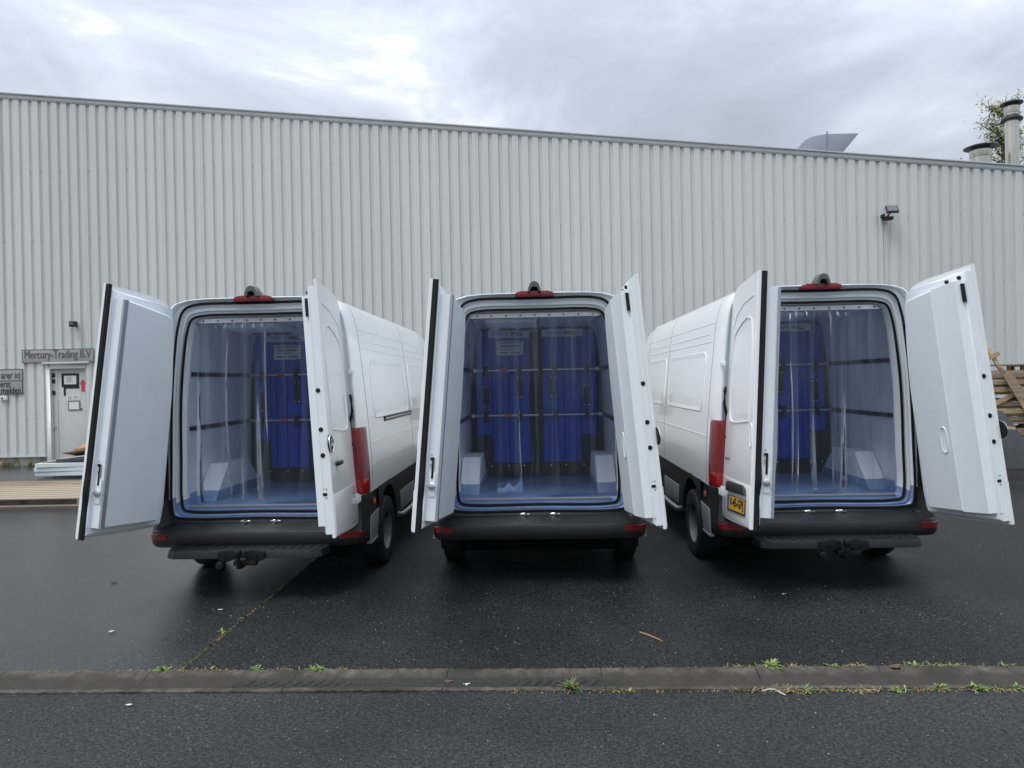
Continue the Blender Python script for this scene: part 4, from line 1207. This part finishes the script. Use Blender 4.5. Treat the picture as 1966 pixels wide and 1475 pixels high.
def curtain(van, seed):
    rr = random.Random(seed)
    mb = MB(); mb.box(-.63, .63, .165, .185, 2.520, 2.562)
    for k in range(9): mb.lathe([(.008, .1648), (.008, .160), (.004, .158)], 8, 'y', (-.56 + k * .14, 0, 2.540), 1)
    link('curtain_rail', mb.mesh('curtain_rail', [ALU, RUBBER], smooth=30), van)
    n = 8
    for i in range(n):
        xc = -.645 + 1.29 * i / (n - 1)
        w = .248
        ph = rr.uniform(0, 6.28); am = rr.uniform(.006, .015); sq = rr.uniform(.0, .16); cur = rr.uniform(-.02, .02)
        fold = rr.uniform(.5, 1.0); eL = rr.random() < .35; eR = rr.random() < .35; wv = rr.uniform(2.5, 6); lean = rr.uniform(-.03, .03); hook = (seed == 34 and i == 2)
        nx_, nz_ = 16, 40
        mb = MB(); idx = {}
        ztop = 2.535
        zbot = .785 + rr.uniform(0, .015)
        for a in range(nz_ + 1):
            q = a / nz_; z = ztop + (zbot - ztop) * q
            wl_ = w * (1 - sq * math.sin(q * math.pi) ** 1.5)
            lim = hw(JI, z) - .012
            for b in range(nx_ + 1):
                u = b / nx_ - .5
                y = .200 + (.010 if i % 2 else -.004) + am * math.cos(u * math.pi * 2 + ph) * (.3 + q) + .012 * u * u * fold * 2 + .012 * math.sin(q * 5 + ph) * q
                y += .0025 * math.sin(u * 11 + ph * 2 + q * 3) * q
                ed = max(0, (abs(u) - .34) / .16)
                if (u < 0 and eL) or (u > 0 and eR): y -= .020 * ed * ed * (.35 + .65 * math.sin(q * wv + ph) ** 2)
                if q < .05: y += .012 * math.sin(b * 1.2) * (1 - q / .05)
                zz = z
                if hook and q > .84:
                    k_ = (q - .84) / .16; y += .10 * k_ * k_; zz = z + .012 * k_ * k_
                x = xc + u * wl_ + lean * q * q + cur * math.sin(q * 3.1)
                x = max(-lim, min(lim, x))
                idx[a, b] = len(mb.v); mb.v.append((x, y, zz))
        for a in range(nz_):
            for b in range(nx_): mb.f.append((idx[a, b], idx[a, b + 1], idx[a + 1, b + 1], idx[a + 1, b])); mb.m.append(0)
        link('curtain_strip', mb.mesh('curtain_strip', [PVC], smooth=80), van)

def make_van(loc, label, angL, angR, step, seed):
    van = empty('delivery_van', loc, label, 'van', 0.0, 'white vans parked side by side with open rear doors')
    def P(n, key, fn, par=None): return link(n, cached(key, fn), par or van)
    P('body', 'body', m_body); P('rear_frame', 'frame', m_frame)
    P('outer_seal', 'os', lambda: m_seal(RC, .045, .0125, .012)); P('inner_seal', 'is', lambda: m_seal(RI, .088, .0125, .016))
    P('wall_lining', 'lin', m_lining); P('ceiling_panel', 'cei', m_ceiling); P('floor', 'flo', m_floor); P('threshold_strip', 'thr', m_threshold)
    bp = P('bumper', 'bump', m_bumper); 
    for x in (-.55, -.2, .2, .55): link('parking_sensor', cached('sens', m_sensor), bp, M=Matrix.Translation((x, .004 if abs(x) > .4 else 0, 0)))
    P('underbody_blocker', 'und', m_under); bl = P('brake_light', 'brk', m_brake); P('reversing_camera', 'cam', m_camera, bl)
    for x in (-.135, .155): P('latch_striker', ('str', x), lambda: m_striker(x))
    for f in (False, True):
        P('reflector', ('ref', f), lambda: m_reflector(f), bp)
        P('tail_light', ('tail', f), lambda: m_tail(f)); P('pillar_trim', ('ptr', f), lambda: m_trimpost(f)); P('hinge', ('hb', f), lambda: m_hingebox(f))
        P('wheel_box', ('wb', f), lambda: m_wheelbox(f)); P('side_cladding', ('cl', f), lambda: m_clad(f)); P('side_guard_panel', ('fl', f), lambda: m_flap(f)); P('side_guard_panel', ('fl2', f), lambda: m_flap2(f))
        P('side_step', ('ss', f), lambda: m_sidestep(f)); P('side_marker', ('mk', f), lambda: m_marker(f)); P('mud_flap', ('mf', f), lambda: m_mudflap(f)); P('wing_mirror', ('mir', f), lambda: m_mirror(f))
        for z in (2.035, 1.50): P('lashing_rail', ('rl', z, f), lambda: m_rail(z, f))
        for k, (a, b) in enumerate(((.55, 2.46), (2.74, 4.2))): P('window_pressing', ('wp', k, f), lambda: m_pressing(a, b, 1.55, 2.17, f))
        for y in (.30, 2.60, 4.30): P('panel_gap', ('sm', y, f), lambda: m_seam(y, CLZ + .01, 2.66, f))
        for k, (a, b, z) in enumerate(((.36, 4.6, 2.44), (.50, 2.5, 2.335), (2.7, 4.2, 2.335), (.34, 4.25, 2.255), (.34, 4.25, 1.33))): P('crease', ('hc', k, f), lambda: m_hcrease(a, b, z, f))
        for y in (1.0, 5.32):
            s = -1 if f else 1
            w = link('wheel', cached('tyre', m_tyre), van, M=Matrix.Translation((s * .905, y, .352)) @ Matrix.Rotation(R(180) if f else 0, 4, 'Z'))
            link('rim', cached('rim', m_rim), w)
    P('sliding_door_rail', 'sdr', lambda: m_sliderail(False)); P('windscreen', 'ws', m_windshield)
    part = P('partition', 'part', m_partition)
    for f in (False, True):
        P('quilted_pad', ('pad', f), lambda: m_pad(f), part); P('base_board', ('bb', f), lambda: m_base(f), part)
        s = -1 if f else 1
        for x, a, b in ((.20, 1.695, 1.965), (.60, 1.59, 1.86)): P('strap_plate', ('pl', x, f), lambda: m_plate(s * x, a, b), part)
        mb = MB(); mb.box(s * .32 - .245, s * .32 + .245, 1.748, 1.754, 2.425, 2.515)
        link('label_strip', mb.mesh('label_strip', [LABELW], smooth=0), part)
        link('lettering', cached(('tw', f), lambda: shift(text_mb('WALL', .062, .15, .003, ext=0), s * .32 + .095, 1.7465, 2.47).mesh('t', [INK], smooth=0)), part)
        link('lettering', cached(('tt', f), lambda: shift(text_mb('THERMO', .055, .21, 0, ext=0), s * .32 - .095, 1.7465, 2.47).mesh('t', [PADBLUE], smooth=0)), part)
    mb = MB(); mb.box(-.465, -.145, 1.742, 1.747, 2.215, 2.385, 0)
    mb.box(-.44, -.17, 1.7405, 1.7415, 2.355, 2.372, 1); mb.box(-.42, -.19, 1.7405, 1.7415, 2.312, 2.332, 1); mb.box(-.44, -.18, 1.7405, 1.7415, 2.283, 2.290, 1)
    mb.box(-.435, -.33, 1.7405, 1.7415, 2.238, 2.256, 1); mb.box(-.29, -.18, 1.7405, 1.7415, 2.238, 2.256, 1)
    link('information_label', mb.mesh('information_label', [LABELW, GREYINK], smooth=0), part)
    for z in (2.035, 1.50):
        lb = P('load_bar', ('bar', z), lambda: m_bar(z))
        for x in (-.60, -.20, .05, .22, .60): P('clamp', ('cl', x, z), lambda: m_clamp(x, z, False), lb)
        for x in (-.38 if z > 2 else -.34,): P('clamp', ('clo', x, z), lambda: m_clamp(x, z, True), lb)
    ev = P('cooling_unit', 'evap', m_evap); P('fan_grille', 'fan', m_evapgrille, ev)
    if step: P('rear_step', 'step', m_step); P('tow_bar', 'tow', m_tow)
    add_door(van, False, angL); add_door(van, True, angR)
    curtain(van, seed)
    return van
make_van(C(-2.40, 6.65), 'leftmost white van, its open right door showing a round star badge', 103, 93, True, 21)
make_van(C(.228, 6.72), 'middle white van without a rear step, standing between the two others', 96, 95.5, False, 34)
make_van(C(2.88, 6.59), 'rightmost white van with a yellow number plate on its open left door', 91, 101, True, 55)
# ================================================================== YARD CLUTTER
def board(mb, x0, x1, y0, y1, z0, z1, mi=0, M=None): mb.box(x0, x1, y0, y1, z0, z1, mi, M)
def unit_board(key, L, W, T, m):
    def f():
        mb = MB(); mb.box(-L / 2, L / 2, -W / 2, W / 2, -T / 2, T / 2); return mb.mesh('board', [m], bevel=.003, smooth=0)
    return cached(key, f)
def pallet(name, loc, rz, L, W, nb, woods, label, group, seed, bw=.10, low=True, solid=False):
    rr = random.Random(seed)
    o = empty(name, loc, label, 'pallet', rz, group)
    def put(n, key, l, w, t, m, x, y, z, r=0):
        link(n, unit_board((key, l, w, t, m.name), l, w, t, m), o, M=Matrix.Translation((x, y, z)) @ Matrix.Rotation(r, 4, 'Z'))
    for k in range(nb):
        y = -W / 2 + bw / 2 + (W - bw) * k / (nb - 1)
        put('deck_board', 'db', L, bw, .022, rr.choice(woods), rr.uniform(-.01, .01), y, .131 + rr.uniform(0, .003), rr.uniform(-.006, .006))
    for x in (-L / 2 + .06, 0, L / 2 - .06):
        put('cross_board', 'cb', .10, W, .02, rr.choice(woods), x, 0, .1085)
        for y in (-W / 2 + .06, 0, W / 2 - .06): put('block', 'bl', .10, .11, .074, rr.choice(woods), x, y, .061)
    if solid: put('side_board', 'sb', L * .985, .022, .082, rr.choice(woods), rr.uniform(-.02, .02), -W / 2 - .012, .075)
    if low:
        for y in (-W / 2 + .06, 0, W / 2 - .06): put('bottom_board', 'bb', L, .10, .021, rr.choice(woods), 0, y, .0125)
    return o
p = C(-8.80, 12.75)
pallet('wooden_pallet', (p[0], p[1], 0), R(1.5), 3.5, 2.2, 10, [WOODP, WOODP, WOODG], 'wide low pallet of pale weathered boards on the ground at the left', None, 4, bw=.165)
# stack at the right edge
ord_ = ['topmost', 'second', 'third', 'fourth', 'fifth', 'sixth', 'seventh', 'eighth', 'ninth', 'tenth', 'eleventh', 'twelfth', 'thirteenth', 'bottom']
ps = C(10.6, 14.75)
rr = random.Random(9)
N = 14
for k in range(N):
    lab = ('topmost weathered wooden pallet of the stack at the right edge' if k == N - 1 else
           'bottom wooden pallet of the stack at the right edge' if k == 0 else
           '%s wooden pallet from the top in the stack at the right edge' % ord_[N - 1 - k])
    woods = [[WOODG, WOODM], [WOODM, WOODL], [WOODL, WOODP]][(k * 5 + k // 3) % 3] if k < N - 3 else [WOODG, WOODM]
    pallet('stacked_pallet', (ps[0] + rr.uniform(-.06, .06), ps[1] + rr.uniform(-.05, .05), k * .1465), R(rr.uniform(-2, 2)), 2.4, .95, 7, woods, lab, 'stacked pallets', 40 + k, low=True, solid=(k % 4 != 1))
# pale ladder-like frame leaning on the stack
fr = empty('timber_frame', (*C(10.45, 14.0)[:2], 0), 'pale new timber frame leaning against the pallet stack', 'frame')
Mf = Matrix.Rotation(R(-11), 4, 'X') @ Matrix.Rotation(R(-24), 4, 'Y')
for x in (-.30, .30):
    mb = MB(); mb.box(x - .04, x + .04, -.02, .02, .10, 2.52, 0, Mf); link('stile', mb.mesh('stile', [WOODL if x > 0 else WOODP], bevel=.003, smooth=0), fr)
for z in (.45, 1.45, 2.30):
    mb = MB(); mb.box(-.33, .42, -.062, -.021, z, z + .09, 0, Mf); link('rung', mb.mesh('rung', [WOODM], bevel=.003, smooth=0), fr)
mb = MB(); mb.box(-.10, .10, -.012, .012, -.30, .30, 0, Matrix.Rotation(R(-8), 4, 'X') @ Matrix.Rotation(R(-26), 4, 'Y'))
q = C(10.0, 14.12)
link('loose_plank', mb.mesh('loose_plank', [WOODG], bevel=.004, smooth=0), None, 'broad brown plank leaning slantwise on the pallet stack', 'plank', None, None, Matrix.Translation((q[0], q[1], 1.60)))
# dark sheet leaning
mb = MB()
poly = [(-.72, 0), (.62, .02), (.44, .62), (.12, 1.16), (-.62, 1.17)]
mb.prism(poly, 'y', -.008, .008, 0, Matrix.Rotation(R(-14), 4, 'X'))
q = C(9.52, 13.72)
ds = link('dark_sheet', mb.mesh('dark_sheet', [GREYSH], bevel=.003), None, 'dark grey plastic sheet with a hand hole leaning on the pallets', 'sheet', None, None, Matrix.Translation((q[0], q[1], 0)))
mb = MB(); mb.prism([(.15, .80), (.30, .78), (.31, .84), (.16, .86)], 'y', -.0105, -.0085, 0, Matrix.Rotation(R(-14), 4, 'X'))
link('hand_hole', mb.mesh('hand_hole', [WOODM], smooth=0), ds)
# insulation boards and sheets in front of the door
q = C(-9.55, 16.0)
names = [('lowest', 0), ('middle', 1), ('upper', 2)]
for nm, k in names:
    mb = MB(); mb.box(-.92 + .05 * (k == 0), .92, -.55, .55, .05 + k * .095, .135 + k * .095)
    link('foam_board', mb.mesh('foam_board', [FOAM], bevel=.004, smooth=0), None, '%s white foam insulation board of the pile below the door' % nm, 'board', 'foam boards in the pile', None, Matrix.Translation((q[0] + .03 * k, q[1], 0)) @ Matrix.Rotation(R(2 * k), 4, 'Z'))
mb = MB(); mb.box(-.85, .85, -.5, .5, 0, .03); mb.box(-.5, .8, -.52, .42, .032, .085)
link('grey_panel', mb.mesh('grey_panel', [GREYSH], bevel=.004, smooth=0), None, 'grey panels lying on top of the white foam boards', 'panel', None, None, Matrix.Translation((q[0] + .08, q[1], .330)) @ Matrix.Rotation(R(-2), 4, 'Y'))
mb = MB(); mb.box(-.9, .9, -.4, .4, 0, .018)
link('white_panel', mb.mesh('white_panel', [DOORW], bevel=.003, smooth=0), None, 'thin white panel lying tilted over the grey panels', 'panel', None, None, Matrix.Translation((q[0] + .45, q[1] + .05, .47)) @ Matrix.Rotation(R(-5), 4, 'Y'))
for k, (dx, z, a, lab) in enumerate(((.35, .55, -9, 'lower brown board slanting over the pile below the door'), (.62, .78, -7, 'upper reddish brown board sloping on the pile below the door'))):
    mb = MB(); mb.box(-.85, .85, -.42, .42, 0, .02)
    link('brown_board', mb.mesh('brown_board', [CARD if k else WOODM], bevel=.003, smooth=0), None, lab, 'board', 'brown boards on the pile', None, Matrix.Translation((q[0] + dx, q[1] + .2, z)) @ Matrix.Rotation(R(a), 4, 'Y') @ Matrix.Rotation(R(14 if k else -12), 4, 'X'))

# ---- weeds
def leaf_strip(mb, base, az, length, width, rise, droop, n=5, mi=0):
    d = Vector((math.cos(az), math.sin(az), 0)); w = Vector((-d.y, d.x, 0))
    L_, Rr = [], []
    for k in range(n + 1):
        t = k / n
        p = Vector(base) + d * length * t + Vector((0, 0, rise * t - droop * t * t))
        ww = width * math.sin(math.pi * (0.12 + 0.88 * t)) ** 0.8 if k < n else 0.0005
        L_.append(p + w * ww + Vector((0, 0, .15 * ww))); Rr.append(p - w * ww + Vector((0, 0, .15 * ww)))
    v = [tuple(q_) for q_ in L_ + Rr]; m = n + 1
    mb.add(v, [(k, k + 1, m + k + 1, m + k) for k in range(n)], mi)
def weed(x, y, kind, size, seed, label, group='weeds growing along the drain channel and the seam'):
    rr = random.Random(seed); mb = MB()
    if kind == 'tuft':
        for k in range(95):
            leaf_strip(mb, (rr.gauss(0, .018), rr.gauss(0, .010), 0), rr.uniform(0, 6.283), size * rr.uniform(.25, 1.0), .0035, size * rr.uniform(.5, 1.3), size * rr.uniform(.2, .9), 5, 0 if rr.random() < .85 else 1)
        mats = [BLADE, STRAW]
    elif kind == 'dry':
        for k in range(70):
            leaf_strip(mb, (rr.gauss(0, size * .7), rr.gauss(0, .012), 0), rr.uniform(0, 6.283), size * rr.uniform(.3, .9), .0025, size * rr.uniform(.05, .35), size * rr.uniform(.05, .3), 4, 0 if rr.random() < .75 else 1)
        mats = [STRAW, LEAFP]
    else:
        c = rr.randint(2, 4) if kind == 'leafy' else rr.randint(1, 3)
        for j in range(c):
            bx, by = rr.gauss(0, size * .55), rr.gauss(0, .012)
            for k in range(rr.randint(12, 20)):
                leaf_strip(mb, (bx, by, 0), rr.uniform(0, 6.283), size * rr.uniform(.3, 1.0), size * rr.uniform(.05, .12), size * rr.uniform(.1, .7), size * rr.uniform(.1, .5), 4, 0 if rr.random() < .7 else 1)
        mats = [LEAF, LEAFP]
    link('weed', mb.mesh('weed', mats, smooth=60), None, label, 'weed', group, None, Matrix.Translation((x, y, 0.004)))
B_, F_ = GUT_B + .012, GUT_F - .010
weed(-2.47, B_ + .01, 'leafy', .08, 1, 'bright green rosette where the seam meets the drain channel')
weed(-2.25, B_, 'small', .045, 2, 'low pale weed right of the green rosette')
weed(SEAM_X - .03, 5.43, 'small', .05, 3, 'small forked pale weed on the asphalt seam')
weed(SEAM_X, 5.70, 'small', .04, 4, 'tiny yellow green weed on the seam nearest the left van')
weed(-1.94, B_, 'small', .05, 5, 'pale spreading weed at the back edge of the channel, left half')
weed(-1.50, B_, 'small', .06, 6, 'thin upright weed at the back edge below the left van')
weed(.17, GUT_F + .02, 'tuft', .075, 7, 'dense tuft of green grass on the front lip of the channel')
weed(.40, F_ + .02, 'small', .045, 8, 'small white-green weed just right of the grass tuft')
weed(.50, F_, 'small', .04, 9, 'low weed second to the right of the grass tuft')
weed(1.47, B_, 'leafy', .078, 10, 'broad leafy green weed at the back edge below the right van')
weed(1.86, B_, 'small', .055, 11, 'light green weed right of the broad leafy one')
weed(2.05, B_, 'dry', .06, 12, 'dry straw clump at the back edge of the channel')
weed(2.41, B_, 'small', .05, 13, 'low green weed at the back edge beside the dead brown leaf')
weed(3.0, B_, 'small', .05, 14, 'green weed at the back edge near the right frame side')
weed(.99, F_ + .01, 'small', .035, 15, 'small sprig on the front lip left of the dry straw')
weed(1.44, F_ + .01, 'dry', .09, 16, 'large dry straw clump on the front lip above the white wire')
weed(1.60, F_, 'leafy', .05, 17, 'green weed on the front lip just right of the dry straw')
weed(1.76, F_ + .01, 'small', .05, 18, 'spiky pale weed on the front lip in the right half')
weed(1.93, F_ + .005, 'dry', .08, 19, 'second dry straw clump on the front lip')
weed(2.11, F_ + .01, 'leafy', .045, 20, 'green weed between dry clumps on the front lip')
weed(2.40, F_ + .02, 'leafy', .06, 22, 'leafy weed with dry stalks on the front lip')
weed(2.62, F_ + .01, 'leafy', .065, 23, 'bright star-shaped weed on the front lip at the right')
weed(2.84, F_ + .01, 'leafy', .045, 24, 'last green weed on the front lip at the right')
# moss lines and crumbs: too fine to count
mb = MB(); rr = random.Random(77)
def mossline(x0, x1, y0, y1, dens, spread, mi, hgt=.008):
    n = int(math.dist((x0, y0), (x1, y1)) * dens)
    for k in range(n):
        t = rr.random(); cl = .5 + .5 * math.sin(t * 37 + x0 * 5) * math.sin(t * 11 + y0)
        if rr.random() > .25 + .75 * cl: continue
        x = x0 + (x1 - x0) * t + rr.gauss(0, spread * .5); y = y0 + (y1 - y0) * t + rr.gauss(0, spread)
        s_ = rr.uniform(.003, .010); h = rr.uniform(.3, 1) * hgt
        a = rr.uniform(0, 6.283)
        v = [(x + s_ * math.cos(a + q_ * 2.094), y + s_ * math.sin(a + q_ * 2.094), .001) for q_ in range(3)] + [(x, y, h + .012 if False else h)]
        mb.add(v, [(0, 1, 3), (1, 2, 3), (2, 0, 3)], mi if rr.random() < .75 else 1 - mi)
mossline(-.25, .25, GUT_F + .012, GUT_F + .012, 900, .012, 0, .022)
mossline(.3, 3.6, GUT_F + .004, GUT_F + .004, 520, .012, 0, .018)
mossline(-3.7, -1.2, GUT_B, GUT_B, 420, .009, 1, .016)
mossline(.35, 3.8, GUT_B, GUT_B, 480, .012, 0, .018)
mossline(SEAM_X, SEAM_X, GUT_B, 5.1, 420, .012, 0, .012)
mossline(SEAM_X, SEAM_X, 5.25, 5.5, 600, .02, 0, .012)
mossline(SEAM_X, SEAM_X, 5.5, 7.3, 150, .008, 1, .008)
mossline(SEAM_X + .02, SEAM_X + .02, GUT_B, 5.5, 120, .05, 0, .006)
link('moss', mb.mesh('moss', [MOSS, STRAW], smooth=0), None, 'moss and dry crumbs in the joints of channel and seam', 'moss', None, 'stuff')
mb = MB(); rr = random.Random(91)
def fringe(x0, x1, y, n, ln):
    for k in range(n):
        t = rr.random(); x = x0 + (x1 - x0) * t
        if math.sin(x * 6.3 + y) + .6 * math.sin(x * 17.1) < rr.uniform(-.9, .9): continue
        leaf_strip(mb, (x, y + rr.gauss(0, .008), .004), rr.uniform(0, 6.283), ln * rr.uniform(.3, 1.1), .0022, ln * rr.uniform(.1, .55), ln * rr.uniform(.1, .4), 4, 0 if rr.random() < .5 else (1 if rr.random() < .6 else 2))
fringe(1.1, 3.7, GUT_B + .008, 620, .055); fringe(1.0, 3.7, GUT_F - .006, 760, .055); fringe(-2.9, -1.2, GUT_B + .006, 330, .045); fringe(-.2, .5, GUT_F, 140, .035)
link('dry_grass', mb.mesh('dry_grass', [STRAW, LEAFP, LEAF], smooth=60), None, 'thin dry grass fringing both edges of the drain channel', 'grass', None, 'stuff')
# weeds along the wall foot at the left
mb = MB(); rr = random.Random(78)
for k in range(420):
    x = rr.uniform(-15.5, -12.6); cl = math.sin(x * 4.1) * math.sin(x * 9.7 + 1)
    if rr.random() > .35 + .65 * max(0, cl): continue
    leaf_strip(mb, (x, WY - .02 - abs(rr.gauss(0, .05)), 0), rr.uniform(0, 6.283), rr.uniform(.04, .12), .012, rr.uniform(.04, .20), .03, 4, 0 if rr.random() < .6 else 1)
link('wall_foot_weeds', mb.mesh('wall_foot_weeds', [LEAF, STRAW], smooth=0), None, 'low weeds growing along the foot of the warehouse wall', 'weeds', None, 'stuff')
# ---- litter
def flat_bit(name, x, y, s, m, label, cat, seed, asp=.45, z=.006):
    rr = random.Random(seed); n = 9; mb = MB(); top = []
    for k in range(n):
        a = 6.283 * k / n; r_ = s * rr.uniform(.7, 1.1); top.append((r_ * math.cos(a), r_ * asp * math.sin(a), rr.uniform(.002, s * .25)))
    v = top + [(p_[0], p_[1], p_[2] + .002) for p_ in top]
    mb.add(v, [tuple(range(n - 1, -1, -1)), tuple(range(n, 2 * n))] + [(k, (k + 1) % n, n + (k + 1) % n, n + k) for k in range(n)])
    link(name, mb.mesh(name, [m]), None, label, cat, 'litter on the asphalt', None, Matrix.Translation((x, y, z)) @ Matrix.Rotation(rr.uniform(-.4, .4), 4, 'Z'))
flat_bit('paper_scrap', -3.36, 5.44, .028, LITTER, 'white paper scrap on the smooth asphalt left of the seam', 'paper', 1)
flat_bit('paper_scrap', -2.73, 5.95, .024, LITTER, 'small white scrap on the asphalt behind the left van', 'paper', 2)
flat_bit('paper_scrap', -2.48, 4.17, .022, LITTER, 'curled white scrap in front of the drain channel at the left', 'paper', 3)
flat_bit('paper_scrap', 2.11, 6.24, .022, LITTER, 'white scrap on the dark asphalt behind the right van', 'paper', 4)
flat_bit('pebble', -.48, GUT_F + .13, .024, LITTER, 'pale pebble lying in the muddy drain channel', 'pebble', 5, .7, -.012)
flat_bit('dead_leaf', -.60, GUT_F + .17, .035, DRYLEAF, 'brown dead leaf in the channel left of the pebble', 'leaf', 6, .6, -.01)
flat_bit('dead_leaf', 2.26, GUT_B - .03, .045, DRYLEAF, 'dark brown dead leaf at the back edge of the channel on the right', 'leaf', 7, .7, .014)
flat_bit('dead_leaf', -4.20, 6.86, .05, DRYLEAF, 'dark dead leaf on the asphalt beside the left van', 'leaf', 8, .5)
mb = MB(); mb.tube([(.73, 5.33, .010), (.78, 5.27, .012), (.83, 5.20, .011), (.87, 5.14, .010)], [.006, .007, .006, .003], 6)
link('twig', mb.mesh('twig', [TWIG]), None, 'thin brown twig lying on the asphalt behind the middle van', 'twig')
mb = MB(); mb.tube(crom([(1.33, 4.325, .006), (1.345, 4.335, .008), (1.375, 4.34, .010), (1.405, 4.33, .009), (1.42, 4.295, .007), (1.44, 4.268, .006)], 4), .0035, 6)
link('wire', mb.mesh('wire', [LITTER]), None, 'short white bent wire on the asphalt in front of the channel', 'wire')
# gravel crumbs
mb = MB(); rr = random.Random(5)
for k in range(480):
    x = rr.uniform(-4, 4); y = rr.uniform(2.6, 7.5)
    if GUT_F - .02 < y < GUT_B + .02: continue
    s_ = rr.uniform(.002, .0055) * (1.6 if rr.random() < .05 else 1); a = rr.uniform(0, 6)
    v = [(x + s_ * math.cos(a + q_ * 1.571), y + s_ * math.sin(a + q_ * 1.571), .004) for q_ in range(4)] + [(x + s_ * .2, y, .004 + s_ * 1.2)]
    mb.add(v, [(0, 1, 4), (1, 2, 4), (2, 3, 4), (3, 0, 4)])
link('grit', mb.mesh('grit', [mat('grit', (.30, .29, .27), .8, vary=.4, vscale=50)], smooth=0), None, 'pale grit scattered over the asphalt', 'grit', None, 'stuff')
